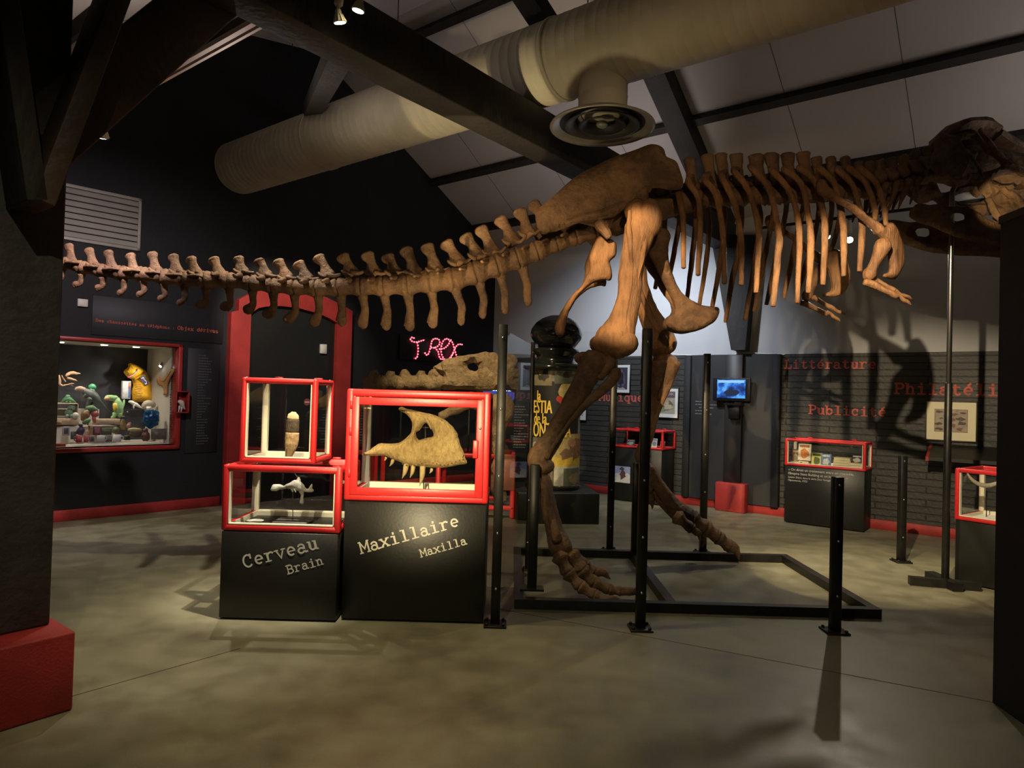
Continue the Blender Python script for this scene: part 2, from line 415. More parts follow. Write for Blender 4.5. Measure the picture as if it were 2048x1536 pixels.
def letter_strokes(mb, text, size, fn, weight=0.085, jitter=0.0):
    """slab typewriter lettering laid out along x; fn(x, y) -> point on the lettered surface"""
    x = 0.0; rnd = random.Random(len(text) * 13 + int(size * 1000)); cnt = 0
    nrm = (V(fn(1, 0)) - V(fn(0, 0))).cross(V(fn(0, 1)) - V(fn(0, 0))).normalized()
    for ch in text:
        dy = rnd.uniform(-1, 1) * jitter
        for k, st in enumerate(GLY.get(ch, [])):
            w = weight / 2 * (0.75 if (len(st) == 2 and st[0][1] == st[1][1]) else 1.0)
            if ch in 'ij:.' and len(st) == 2 and abs(st[0][0] - st[1][0]) < 0.03: w = weight * 0.72
            pts = [V((p[0], p[1] + dy)) for p in st]
            lft = []; rgt = []
            for i, p in enumerate(pts):
                a = pts[max(i - 1, 0)]; b = pts[min(i + 1, len(pts) - 1)]; t = (b - a)
                t = t.normalized() if t.length > 1e-6 else V((1, 0)); nn = V((-t.y, t.x))
                q = p.copy()
                if i == 0: q = q - t * w * 0.7
                if i == len(pts) - 1: q = q + t * w * 0.7
                if 0 < i < len(pts) - 1:
                    c = (pts[i] - a).normalized().dot((b - pts[i]).normalized()); s_ = min(1.5, 1 / math.sqrt(max(0.25, (1 + c) / 2)))
                else: s_ = 1
                lft.append(q + nn * w * s_); rgt.append(q - nn * w * s_)
            cnt += 1; lift = nrm * (0.0004 * (cnt % 7))        # overlapping strokes lie one on another
            vs = [fn((x + p.x) * size, p.y * size) + lift for p in lft] + [fn((x + p.x) * size, p.y * size) + lift for p in rgt]
            m_ = len(lft)
            mb.add(vs, [(i, i + 1, m_ + i + 1, m_ + i) for i in range(m_ - 1)])
        x += 0.62
    return x * size
_FC = {}
def text_polys(text):
    """outline text from Blender's built-in face as flat mesh (unit size)"""
    if text in _FC: return _FC[text]
    cu = bpy.data.curves.new('lettering_source', 'FONT'); cu.body = text; cu.resolution_u = 3
    ob = bpy.data.objects.new('lettering_source', cu); COL.objects.link(ob)
    dg = bpy.context.evaluated_depsgraph_get(); me = bpy.data.meshes.new_from_object(ob.evaluated_get(dg))
    r = ([v.co.copy() for v in me.vertices], [list(p.vertices) for p in me.polygons])
    bpy.data.objects.remove(ob); bpy.data.curves.remove(cu); bpy.data.meshes.remove(me)
    _FC[text] = r; return r
def put_text(mb, text, size, fn, sx=1.0, center=False):
    vs, fs = text_polys(text)
    if not vs: return 0
    w = max(v.x for v in vs) * size * sx; o = -w / 2 if center else 0
    mb.add([fn(v.x * size * sx + o, v.y * size) for v in vs], fs); return w

# ------------------------------------------------------------------ shared materials
red = mat('red_lacquer', (0.60, 0.022, 0.024), 0.38, var=0.15, scale=3, bump=0.04, bscale=60)
red_wall = mat('red_wall_paint', (0.40, 0.030, 0.026), 0.6, var=0.25, scale=5, bump=0.25, bscale=90)
black_wall = mat('black_wall_paint', (0.0115, 0.012, 0.0145), 0.75, c2=(0.008, 0.008, 0.0095), scale=2.5, bump=0.25, bscale=40)
black_board = mat('black_board', (0.013, 0.013, 0.011), 0.45, c2=(0.010, 0.010, 0.009), scale=2, bump=0.05, bscale=50)
black_metal = mat('black_metal', (0.030, 0.028, 0.025), 0.42, metal=0.6, c2=(0.018, 0.017, 0.016), scale=12, bump=0.03, bscale=80)
cream = mat('cream_lining', (0.74, 0.70, 0.54), 0.5, var=0.06, scale=8)
timber = mat('dark_timber', (0.030, 0.023, 0.019), 0.7, c2=(0.014, 0.012, 0.011), scale=3, bump=0.5, bscale=22, stretch=(1, 1, 0.35))
brace_wood = mat('brown_timber', (0.085, 0.048, 0.030), 0.65, c2=(0.042, 0.026, 0.018), scale=3, bump=0.4, bscale=20)
plaster = mat('grey_plaster', (0.52, 0.52, 0.53), 0.85, var=0.07, scale=1.5, bump=0.06, bscale=70)
panel_mat = mat('ceiling_board', (0.50, 0.46, 0.45), 0.85, var=0.08, scale=1.2, bump=0.05, bscale=60)
glass = glass_mat()
steel = mat('bright_steel', (0.55, 0.53, 0.50), 0.3, metal=1.0)
white_plastic = mat('white_plastic', (0.72, 0.70, 0.64), 0.5)
lett_cream = mat('cream_lettering', (0.60, 0.58, 0.49), 0.6, c2=(0.52, 0.50, 0.43), scale=30)
lett_red = mat('red_lettering', (0.60, 0.13, 0.085), 0.7, c2=(0.40, 0.08, 0.055), scale=14)
lett_grey = mat('grey_lettering', (0.20, 0.20, 0.20), 0.7)

def floor_mat():
    m, nt, b = nodes_of('polished_concrete'); N = nt.nodes.new; K = nt.links.new
    tc = N('ShaderNodeTexCoord')
    n1 = N('ShaderNodeTexNoise'); n1.inputs['Scale'].default_value = 0.7; n1.inputs['Detail'].default_value = 8; n1.inputs['Distortion'].default_value = 0.5; K(tc.outputs['Object'], n1.inputs['Vector'])
    n2 = N('ShaderNodeTexNoise'); n2.inputs['Scale'].default_value = 5; n2.inputs['Detail'].default_value = 9; K(tc.outputs['Object'], n2.inputs['Vector'])
    n3 = N('ShaderNodeTexNoise'); n3.inputs['Scale'].default_value = 140; n3.inputs['Detail'].default_value = 3; K(tc.outputs['Object'], n3.inputs['Vector'])
    a = N('ShaderNodeMath'); a.operation = 'MULTIPLY_ADD'; a.inputs[1].default_value = 0.45; K(n2.outputs[0], a.inputs[0]); K(n1.outputs[0], a.inputs[2])
    a2 = N('ShaderNodeMath'); a2.operation = 'MULTIPLY_ADD'; a2.inputs[1].default_value = 0.18; K(n3.outputs[0], a2.inputs[0]); K(a.outputs[0], a2.inputs[2])
    r = N('ShaderNodeValToRGB'); e = r.color_ramp.elements
    e[0].position = 0.62; e[0].color = (0.108, 0.100, 0.064, 1); e[1].position = 0.98; e[1].color = (0.238, 0.228, 0.150, 1)
    K(a2.outputs[0], r.inputs[0]); K(r.outputs[0], b.inputs['Base Color'])
    rr = N('ShaderNodeMapRange'); rr.inputs['From Min'].default_value = 0.3; rr.inputs['From Max'].default_value = 0.7
    rr.inputs['To Min'].default_value = 0.34; rr.inputs['To Max'].default_value = 0.55; K(n2.outputs[0], rr.inputs[0]); K(rr.outputs[0], b.inputs['Roughness'])
    bp = N('ShaderNodeBump'); bp.inputs['Strength'].default_value = 0.05; bp.inputs['Distance'].default_value = 0.02; K(n2.outputs[0], bp.inputs['Height']); K(bp.outputs[0], b.inputs['Normal'])
    b.inputs['Specular IOR Level'].default_value = 0.5
    return m
def brick_mat():
    m, nt, b = nodes_of('black_painted_brick'); N = nt.nodes.new; K = nt.links.new
    tc = N('ShaderNodeTexCoord'); mp = N('ShaderNodeMapping'); mp.inputs['Rotation'].default_value = (math.radians(90), 0, 0); K(tc.outputs['Object'], mp.inputs[0])
    br = N('ShaderNodeTexBrick'); br.inputs['Scale'].default_value = 1; br.inputs['Brick Width'].default_value = 1.1; br.inputs['Row Height'].default_value = 0.083
    br.inputs['Mortar Size'].default_value = 0.009; br.inputs['Mortar Smooth'].default_value = 0.4
    br.inputs['Color1'].default_value = (0.046, 0.044, 0.038, 1); br.inputs['Color2'].default_value = (0.036, 0.035, 0.031, 1); br.inputs['Mortar'].default_value = (0.010, 0.010, 0.010, 1)
    K(mp.outputs[0], br.inputs['Vector']); K(br.outputs[0], b.inputs['Base Color'])
    n2 = N('ShaderNodeTexNoise'); n2.inputs['Scale'].default_value = 30; n2.inputs['Detail'].default_value = 6; K(tc.outputs['Object'], n2.inputs['Vector'])
    ad = N('ShaderNodeMath'); ad.operation = 'MULTIPLY_ADD'; ad.inputs[1].default_value = -1.0; K(br.outputs['Fac'], ad.inputs[0]); K(n2.outputs[0], ad.inputs[2])
    bp = N('ShaderNodeBump'); bp.inputs['Strength'].default_value = 0.6; bp.inputs['Distance'].default_value = 0.012; K(ad.outputs[0], bp.inputs['Height']); K(bp.outputs[0], b.inputs['Normal'])
    b.inputs['Roughness'].default_value = 0.55
    return m
brick = brick_mat()

def frameT(x, y, o):
    m = Matrix((x, y, UPZ)).transposed().to_4x4(); m.translation = o; return m
TR = frameT(-L, M, H(0, 0))            # local (x=-l, y=m, z)
TG = frameT(GD, GN, GA)                # local (a, d, z)
TL = frameT(M, L, V((0, 0, 0)))        # local (m, l, z)

# ------------------------------------------------------------------ shell
fl = struct(MB().box((-9, -4, -0.12), (12, 16, 0)).build('floor', floor_mat()))
joint = mat('floor_joint', (0.045, 0.040, 0.032), 0.8)
for a, b in (((1000, 1218), (2046, 1416)), ((100, 1405), (480, 1297))):
    p, q = FL(*a), FL(*b)
    MB().bar(p + UPZ * 0.0002, q + UPZ * 0.0002, 0.008, 0.001).build('joint', joint, fl)
# right-hand long wall (root turned to the wall so that the brick courses run true)
def wall_root(name, T_rz, loc, mb_local, m):
    o = mb_local.build(name, m); o.location = loc; o.rotation_euler = (0, 0, T_rz); return struct(o)
wr = wall_root('wall_right', RZ_R, H(MW, 0), MB().box((-8.2, 0.0, 2.205), (4.5, 0.25, 4.3)), plaster)
wl = wall_root('wall_right_wainscot', RZ_R, H(MW, 0), MB().box((-8.2, -0.02, 0), (4.5, 0.25, 2.205)), brick)
struct(MB().box((-8.0, -0.045, 0), (4.5, -0.021, 0.118), 0.004, 1, TR @ Matrix.Translation((0, MW, 0))).build('baseboard_right', red_wall))
gw = MB()
for lo, hi in (((-4, 0, 0), (-0.35, 0.2, 7)), ((1.285, 0, 0), (6.86, 0.2, 7)), ((-0.35, 0, 2.02), (1.285, 0.2, 7)), ((-0.35, 0, 0), (1.285, 0.2, 0.81))):
    gw.box(lo, hi, 0, 1, TG)
wg = struct(gw.build('wall_left', black_wall))
struct(MB().box((-4, -0.02, 0), (1.86, -0.001, 0.125), 0.003, 1, TG).build('baseboard_left', red_wall))
struct(MB().box((3.74, -0.02, 0), (6.75, -0.001, 0.125), 0.003, 1, TG).build('baseboard_back', red_wall))
# roof lining
prof = [(9.95, 3.94), (5.9, 6.41), (4.7, 6.22), (1.3, 4.15), (-4, 4.15)]
ce = MB()
for (m0, z0), (m1, z1) in zip(prof, prof[1:]):
    vs = [H(m0, -4.5, z0), H(m1, -4.5, z1), H(m1, 8.9, z1), H(m0, 8.9, z0)]
    ce.add(vs + [v + UPZ * 0.1 for v in vs], [(0, 1, 2, 3), (4, 7, 6, 5), (0, 4, 5, 1), (1, 5, 6, 2), (2, 6, 7, 3), (3, 7, 4, 0)])
cei = struct(ce.build('ceiling', panel_mat))
def cz(m):
    for (m0, z0), (m1, z1) in zip(prof, prof[1:]):
        if m1 <= m <= m0: return z0 + (z1 - z0) * (m - m0) / (m1 - m0)
    return 4.15
seam = mat('board_seam', (0.12, 0.11, 0.10), 0.9)
for l in (-2.4, -1.2, 0.0, 1.2, 2.4, 4.6, 5.8, 7.0):
    s = MB()
    for (m0, m1) in ((9.6, 5.92), (4.65, 1.35)):
        s.bar(H(m0, l, cz(m0) - 0.002), H(m1, l, cz(m1) - 0.002), 0.006, 0.004, side=L)
    s.build('seam', seam, cei)
# purlins
for i, m in enumerate((9.0, 8.04, 7.08, 6.12, 4.3, 3.3, 2.3)):
    d = 1 if m > 5 else -1; z = cz(m)
    struct(MB().bar(H(m, -4.4, z - 0.055), H(m, 8.6, z - 0.055), 0.10, 0.11, side=M + UPZ * (-0.61 * d)).build('trim_%d' % (i + 1), timber))
# truss: rafters, tie beam, post with plinth, braces, wall post
RL = 3.65
tr_ = thing('roof_truss', 'dark timber roof truss whose heavy tie beam crosses in front of the duct', 'truss', H(1.05, 3.9, 0.37))
MB().bar(H(0.4, 3.63, 3.90), H(9.6, 3.63, 3.90), 0.26, 0.36, side=L, r=0.012).build('tie_beam', timber, tr_)
MB().bar(H(9.55, RL, cz(9.55) - 0.13), H(5.9, RL, cz(5.9) - 0.13), 0.27, 0.26, side=L).build('rafter', timber, tr_)
MB().bar(H(4.7, RL, cz(4.7) - 0.13), H(1.0, RL, 4.02), 0.27, 0.26, side=L).build('rafter', timber, tr_)
a, b = PP(1092, 50, L * RL, L), PP(1050, -15, L * RL, L)
MB().bar(a + (a - b) * 0.5, b + (b - a) * 1.4, 0.2, 0.16, side=L).build('strut', timber, tr_)
MB().bar(PP(692, 78, L * 3.78, L), PG(603, 262), 0.17, 0.17).build('strut', timber, tr_)
MB().box((0.86, 3.785, 0.37), (1.258, 4.10, 4.1), 0.012, 2, TL).build('post', mat('post_wood', (0.075, 0.068, 0.060), 0.7, c2=(0.040, 0.037, 0.034), scale=4, bump=0.5, bscale=25), tr_)
MB().bar(H(1.08, 3.64, 2.345), H(1.495, 3.64, 3.90), 0.28, 0.085, side=L, r=0.006).build('brace', brace_wood, tr_)
MB().bar(H(1.055, 3.64, 2.345), H(0.80, 3.64, 3.90), 0.28, 0.085, side=L, r=0.006).build('brace', timber, tr_)
bb = MB().bar(H(1.14, 3.80, 2.70), H(2.12, 3.80, 4.02), 0.12, 0.30, side=L, r=0.01)
bb.build('brace', brace_wood, tr_)
# tapering wall post under the far end of the tie beam
wp = MB()
q = [PR(1462, 700, 9.42), PR(1490, 700, 9.42), PR(1512, 470, 9.42), PR(1421, 470, 9.42)]
wp.add(q + [p + M * 0.17 for p in q], [(0, 1, 2, 3), (7, 6, 5, 4), (0, 4, 5, 1), (1, 5, 6, 2), (2, 6, 7, 3), (3, 7, 4, 0)])
struct(wp.build('trim_8', timber))
def onR(px, z): p = PR(px[0], px[1], 9.58); return -p.dot(L)
# smooth dark boards between the pilasters of the long wall, with the small red plinth
sp = MB().box((-4.10, -0.075, 0.118), (-2.87, -0.021, 2.205), 0, 1, TR @ Matrix.Translation((0, MW, 0)))
struct(sp.build('trim_9', mat('smooth_dark_board', (0.027, 0.027, 0.030), 0.5, var=0.2, scale=3)))
for i, x in enumerate((-4.14, -2.86)):
    struct(MB().box((x - 0.05, -0.12, 0.118), (x + 0.05, -0.021, 2.2), 0.006, 1, TR @ Matrix.Translation((0, MW, 0))).build('trim_%d' % (10 + i), black_wall))
pst = MB().box((-3.56, -0.13, 0.40), (-3.32, -0.076, 2.2), 0.005, 1, TR @ Matrix.Translation((0, MW, 0)))
struct(pst.build('trim_12', mat('dark_post', (0.022, 0.020, 0.022), 0.5)))
rp = MB().box((-3.64, -0.22, 0), (-3.22, -0.076, 0.40), 0.012, 2, TR @ Matrix.Translation((0, MW, 0)))
tag(rp.build('wall_post_plinth', red_wall), 'small red painted plinth block at the foot of the wall post below the television', 'plinth')
# plinth of the near post
tag(MB().box((0.35, 3.60, 0), (1.305, 4.25, 0.37), 0.012, 2, TL).build('post_plinth', red_wall), 'big red painted plinth under the dark timber post at the near left', 'plinth')
struct(MB().box((0.0, 3.90, 0.37), (0.855, 4.0, 4.1), 0, 1, TL).build('wall_left_near', black_wall))
# black partition at the right edge
pt = MB()
a = FL(1985, 1405); b = FL(2046, 1448) ; dr = (b - a).normalized(); b = a + dr * 1.3
q = [a, b, b + V((0.9, 0.05, 0)), a + V((0.9, 0.25, 0))]
pt.add(q + [p + UPZ * 2.53 for p in q], [(3, 2, 1, 0), (4, 5, 6, 7), (0, 1, 5, 4), (1, 2, 6, 5), (2, 3, 7, 6), (3, 0, 4, 7)])
struct(pt.build('wall_right_partition', mat('partition_black', (0.014, 0.014, 0.018), 0.6, var=0.2)))
tp = MB()
tp.add([p + UPZ * 2.53 + (p - (q[0] + q[2]) / 2).normalized() * 0.01 for p in q] + [p + UPZ * 2.57 + (p - (q[0] + q[2]) / 2).normalized() * 0.01 for p in q], [(3, 2, 1, 0), (4, 5, 6, 7), (0, 1, 5, 4), (1, 2, 6, 5), (2, 3, 7, 6), (3, 0, 4, 7)])
struct(tp.build('trim_13', mat('partition_cap', (0.03, 0.03, 0.034), 0.5)))
# red arch and dark door leaf in the gable wall
def az(x, y): p = PG(x, y) - GA; return (p.dot(GD), p.z)
aL0, aL1, aR0, aR1 = az(455, 640)[0], az(495, 640)[0], az(666, 660)[0], az(697, 640)[0]
outer = [(aL0, 0), (aL0, az(455, 625)[1]), (az(470, 622)[0], az(470, 622)[1])] + [az(*p) for p in ((471, 600), (500, 585), (550, 578), (600, 583), (646, 596), (676, 611), (697, 623))] + [(aR1, 0)]
inner = [(aR0, 0)] + [az(*p) for p in ((667, 647), (648, 636), (630, 628), (589, 617), (554, 613), (525, 614), (510, 617), (495, 627))] + [(aL1, 0)]
ar = MB(); ar.prism(outer + inner, lambda u, v, d: G(u, d, v), -0.11, 0.0)
arch = struct(ar.build('trim_14', red_wall)); arch.name = 'trim_14'
dr_ = MB().box((aL1, -0.03, 0), (aR0, -0.002, 2.75), 0, 1, TG)
# trim the leaf to the arch by using the arch polygon itself
lf = MB(); lf.prism([(aL1, 0)] + [az(*p) for p in ((495, 627), (510, 617), (525, 614), (554, 613), (589, 617), (630, 628), (648, 636), (667, 647))] + [(aR0, 0)], lambda u, v, d: G(u, d, v), -0.04, -0.002)
door = struct(lf.build('door_1', black_board))
MB().prism([(2.62, 0.3), (2.63, 0.3), (2.63, 2.0), (2.62, 2.0)], lambda u, v, d: G(u, d, v), -0.043, -0.039).build('leaf_gap', mat('gap', (0.004, 0.004, 0.004), 0.9), door)

sd = MB(); sq = az(611, 804); fnd = lambda u, v, d: G(u, d, v)
ringp = [(sq[0] + 0.05 * math.cos(i * math.pi / 12), sq[1] + 0.05 * math.sin(i * math.pi / 12)) for i in range(24)]
sd.prism(ringp, fnd, -0.0435, -0.0405); sd.cur = 1
sd.prism([(sq[0] - 0.036, sq[1] - 0.008), (sq[0] + 0.036, sq[1] - 0.008), (sq[0] + 0.036, sq[1] + 0.008), (sq[0] - 0.036, sq[1] + 0.008)], fnd, -0.0445, -0.0434)
sd.build('sign_disc', [mat('sticker_red', (0.30, 0.07, 0.06), 0.5), mat('sticker_white', (0.6, 0.58, 0.55), 0.5)], door, 'round reddish no entry sticker')

# ------------------------------------------------------------------ display cases
def red_case(name, label, loc, rz, w, d, z0, z1, b=0.05, door=False, group=None, liner=True, glass_floor=False):
    """glazed showcase: rounded red frame, cream lining, panes; local origin at front-left-bottom of its own box"""
    t = thing(name, label, 'display case', loc, rz, group)
    B = lambda lo, hi, r=0.012: fr.box(lo, hi, r, 3)
    fr = MB(); h = z1 - z0
    for x in (0, w - b):
        for y in (0, d - b): B((x, y, 0.0), (x + b, y + b, h), 0.016)
    for z in (0, h - b):
        for y in (0, d - b): B((0.0008, y + 0.0008, z + 0.0008), (w - 0.0008, y + b - 0.0008, z + b - 0.0008), 0.016)
        for x in (0, w - b): B((x + 0.0016, 0.0016, z + 0.0016), (x + b - 0.0016, d - 0.0016, z + b - 0.0016), 0.016)
    fr.build('frame', red, t, world=False)
    if liner:
        ln = MB(); e = 0.006; k = b * 0.72
        # lining strips on the inner faces of the frame members
        for x0, x1 in ((b, b + e), (w - b - e, w - b)):
            ln.box((x0, d - b, b), (x1, d - 0.004, h - b))
        for x0, x1 in ((b - k, b), (w - b, w - b + k)): ln.box((x0, d - b - e, b), (x1, d - b, h - b))
        ln.box((b, d - b - e, b - k), (w - b, d - b, b)); 
        for x0, x1 in ((b, b + e), (w - b - e, w - b)):
            ln.box((x0, b, 0.006), (x1, d - b, b + 0.002)); ln.box((x0, 0.004, b), (x1, b, h - b))
        ln.box((b, 0.004, b - 0.001), (w - b, b, b + e)); ln.box((b, d - b, b - 0.001), (w - b, d - 0.004, b + e))
        ln.build('lining', cream, t, world=False)
    g = 0.005; m_ = b * 0.5
    for lo, hi in (((b, m_, b), (w - b, m_ + g, h - b)), ((b, d - m_ - g, b), (w - b, d - m_, h - b)),
                   ((m_, b, b), (m_ + g, d - b, h - b)), ((w - m_ - g, b, b), (w - m_, d - b, h - b)), ((b, b, h - m_ - g), (w - b, d - b, h - m_))):
        MB().box(lo, hi).build('glass_pane', glass, t, world=False)
    MB().box((b, b, 0.004), (w - b, d - b, 0.012)).build('case_floor', glass if glass_floor else black_board, t, world=False)
    if door:
        dm = MB(); q = 0.052; y0, y1 = -0.012, 0.006; i0, i1, j0, j1 = 0.040, w - 0.040, 0.04, h - 0.055
        dm.box((i0, y0, j0), (i0 + q, y1, j1), 0.004, 2); dm.box((i1 - q, y0, j0), (i1, y1, j1), 0.004, 2)
        dm.box((i0 + q - 0.004, y0, j0), (i1 - q + 0.004, y1, j0 + q), 0.004, 2); dm.box((i0 + q - 0.004, y0, j1 - q), (i1 - q + 0.004, y1, j1), 0.004, 2)
        dr = dm.build('door', red, t, world=False)
        for z in (0.16, 0.44, 0.62): 
            hm = MB().box((i0 - 0.012, y0 - 0.010, z), (i0 + 0.006, y0 + 0.004, z + 0.055), 0.003, 1)
            hm.build('hinge', red, dr, world=False)
        MB().box((i1 - q - 0.018, y0 - 0.022, 0.31), (i1 - q + 0.016, y0 + 0.002, 0.43), 0.004, 2).build('latch', red, dr, world=False)
        lk = MB().lathe([(0.0, 0), (0.008, 0), (0.008, 0.006), (0, 0.007)], (i1 - q / 2, y0, 0.51), 12, Matrix.Rotation(math.radians(90), 3, 'X'))
        lk.build('lock', steel, dr, world=False)
    else:
        for x in (w * 0.22, w * 0.78):
            hm = MB().box((x - 0.03, d - 0.03, h - 0.003), (x + 0.03, d - 0.005, h + 0.014), 0.004, 1); hm.build('hinge', red, t, world=False)
        for x in (0.028, w - 0.028):
            for y in (0.028, d - 0.028):
                MB().ball((x, y, h - 0.002), (0.008, 0.008, 0.006), 8, 6).build('screw', steel, t, world=False)
    return t
def plinth(name, label, loc, rz, w, d, h, group=None):
    t = thing(name, label, 'plinth', loc, rz, group)
    MB().box((0, 0, 0.012), (w, d, h), 0.004, 1).build('body', black_board, t, world=False)
    for x in (0.02, w - 0.05):
        for y in (0.02, d - 0.05): MB().box((x, y, 0), (x + 0.03, y + 0.03, 0.013)).build('foot', black_metal, t, world=False)
    return t

# ---- the maxilla showcase
MX0, MX1, MY0, MY1 = -1.115, -0.14, 4.60, 5.18
pm = plinth('case_plinth', 'black plinth lettered Maxillaire under the largest red showcase', (MX0 + 0.01, MY0, 0), 0, MX1 - MX0 - 0.02, MY1 - MY0, 0.80)
def onfront(Y): return lambda o: (lambda x, y: V((o[0] + x, Y, o[1] + y)))
def slanted(px0, px1, Y):
    a, b = P(*px0, Y), P(*px1, Y); ex = (b - a).normalized(); ez = V((0, -1, 0)).cross(ex) * -1
    ez = V((-ex.z, 0, ex.x)); return a, ex, ez, (b - a).length
def front_word(word, px0, px1, Y, m, parent, weight=0.1, jit=0.015):
    a, ex, ez, ln = slanted(px0, px1, Y); size = ln / (0.62 * len(word) - 0.06)
    mb = MB(); letter_strokes(mb, word, size, lambda x, y: a + ex * x + ez * y, weight, jit)
    mb.build('lettering', m, parent, 'painted word ' + word)
front_word('Maxillaire', (722, 1107), (919, 1051), MY0 - 0.001, lett_cream, pm)
front_word('Maxilla', (842, 1114), (934, 1088), MY0 - 0.001, lett_cream, pm)
cm = red_case('red_showcase', 'largest red glazed showcase with a hinged front door, holding the jaw bone', (MX0, MY0 - 0.0, 0.805), 0, MX1 - MX0, MY1 - MY0, 0.805, 1.56, 0.052, door=True)
# ---- the brain and tooth showcases
BX0, BX1, BY0, BY1 = -1.915, -1.118, 4.55, 5.12
pb = plinth('case_plinth', 'black plinth lettered Cerveau under the two stacked showcases', (BX0 + 0.008, BY0, 0), 0, BX1 - BX0 - 0.02, BY1 - BY0, 0.585)
front_word('Cerveau', (488, 1136), (636, 1096), BY0 - 0.001, lett_cream, pb)
front_word('Brain', (575, 1148), (647, 1128), BY0 - 0.001, lett_cream, pb)
cb = red_case('red_showcase', 'low red showcase with a white brain cast, directly on the Cerveau plinth', (BX0, BY0, 0.588), 0, BX1 - BX0, BY1 - BY0, 0.588, 1.03, 0.046)
ct = red_case('red_showcase', 'small tall red showcase with a fossil tooth, stacked on another showcase', (-1.855, 4.66, 1.032), 0, 0.525, 0.44, 1.032, 1.618, 0.04, glass_floor=True)

# ---- maxilla bone
mx_bone = bone('maxilla_bone', (0.50, 0.36, 0.15), (0.22, 0.14, 0.05), 0.7, (26, 26, 12), 0.5)
tooth_m = bone('tooth_enamel', (0.58, 0.45, 0.22), (0.34, 0.24, 0.10), 0.3, (40, 40, 10), 0.4)
def zm(x, y): return (700 + x / 5.689, 760 + y / 5.689)
YM = 4.86
t = thing('maxilla_fossil', 'tan jaw bone with an oval opening and hanging teeth inside the largest showcase', 'fossil', P(*zm(830, 1270), YM))
outl = [(135, 838), (215, 805), (275, 760), (330, 722), (430, 720), (555, 712), (640, 660), (695, 590), (708, 500), (690, 445), (640, 390), (580, 360), (553, 345), (560, 320), (600, 308), (660, 330), (740, 345), (830, 370), (920, 385), (1000, 415), (1080, 455), (1150, 510), (1210, 585), (1230, 650), (1255, 730), (1290, 810), (1310, 880), (1335, 935), (1290, 955), (1150, 985), (1000, 998), (900, 992), (780, 985), (660, 968), (560, 925), (470, 895), (400, 860), (280, 862), (170, 858)]
hole = [(752, 600), (800, 560), (860, 490), (915, 540), (945, 600), (940, 640), (860, 662), (790, 682), (765, 660)]
mb = MB().blade(outl, lambda x, y: P(*zm(x, y), YM), 0.042, 22, [hole], 110, 3)
mb.rough(0.004, 22, 3); mb.build('bone_body', mx_bone, t)
fm = MB()
for k in range(17):
    x = 600 + k * 43; y = 955 + 22 * math.sin(k * 0.7) - (0 if k < 9 else (k - 9) * 4)
    fm.ball(P(*zm(x, y), YM - 0.034), (0.0055, 0.004, 0.0055), 8, 6)
fm.build('foramina', mat('dark_pit', (0.10, 0.06, 0.025), 0.8), t)
rg = MB().tube([P(*zm(x, y), YM - 0.03) for x, y in ((1010, 950), (1080, 915), (1160, 892), (1240, 880))], [0.003, 0.006, 0.006, 0.003], 8, 3)
rg.tube([P(*zm(x, y), YM - 0.030) for x, y in ((740, 390), (850, 420), (900, 500), (925, 560))], [0.006, 0.012, 0.010, 0.004], 8, 4)
rg.build('ridge', mx_bone, t)
for (x0, y0, x1, y1, w) in ((410, 882, 388, 920, 20), (488, 912, 450, 982, 28), (640, 965, 592, 1122, 42), (720, 980, 682, 1115, 36), (828, 985, 790, 1212, 45), (930, 1012, 905, 1062, 24)):
    md = (x0 * 0.45 + x1 * 0.55 + w * 0.28, y0 * 0.5 + y1 * 0.5)
    MB().tube([P(*zm(x0, y0), YM), P(*zm(*md), YM), P(*zm(x1, y1), YM)], [w / 5.69 / 280 * 0.75, w / 5.69 / 280 * 0.62, 0.0012], 10, 5).build('tooth', tooth_m, t)
st = MB().tube([P(*zm(838, 980), YM + 0.01), P(*zm(838, 1262), YM + 0.01)], 0.004, 8, 1)
st.tube([P(*zm(858, 520), YM + 0.03), P(*zm(858, 980), YM + 0.03)], 0.004, 8, 1)
st.tube([P(*zm(820, 540), YM + 0.02), P(*zm(900, 540), YM + 0.02)], 0.004, 8, 1)
b0 = P(*zm(835, 1262), YM)
st.box((b0.x - 0.16, YM - 0.10, 0.818), (b0.x + 0.15, YM + 0.10, 0.832), 0.003, 1)
st.build('stand', black_metal, t)
# ---- brain cast
cast = mat('white_cast', (0.74, 0.74, 0.68), 0.55, c2=(0.52, 0.52, 0.47), scale=14, bump=0.4, bscale=40)
def zb(x, y): return (430 + x / 7.314, 910 + y / 7.314)
YB = 4.82
t = thing('brain_cast', 'white cast of a long knobbly brain on a dark stand in the low showcase', 'brain cast', P(*zb(1140, 985), YB))
S = 1 / 7.314 / 282
mb = MB().tube([P(*zb(x, y), YB) for x, y in ((835, 505), (880, 480), (950, 465), (1020, 470), (1100, 450), (1190, 440), (1260, 480), (1330, 520), (1400, 515), (1440, 520))], [r * S for r in (28, 50, 38, 22, 50, 74, 60, 26, 34, 22)], 12, 4)
mb.tube([P(*zb(x, y), YB) for x, y in ((1190, 430), (1220, 380), (1225, 330))], [r * S for r in (60, 34, 12)], 10, 4)
mb.tube([P(*zb(x, y), YB) for x, y in ((1255, 500), (1275, 580), (1272, 640), (1268, 700))], [r * S for r in (40, 26, 22, 30)], 10, 4)
mb.tube([P(*zb(x, y), YB) for x, y in ((1380, 520), (1405, 470), (1410, 432))], [r * S for r in (30, 24, 8)], 10, 4)
mb.tube([P(*zb(x, y), YB) for x, y in ((1130, 500), (1140, 545))], [r * S for r in (26, 12)], 10, 3)
mb.tube([P(*zb(x, y), YB - 0.02) for x, y in ((1170, 500), (1180, 540))], [r * S for r in (18, 10)], 10, 3)
mb.rough(0.006, 26, 9); mb.build('cast_body', cast, t)
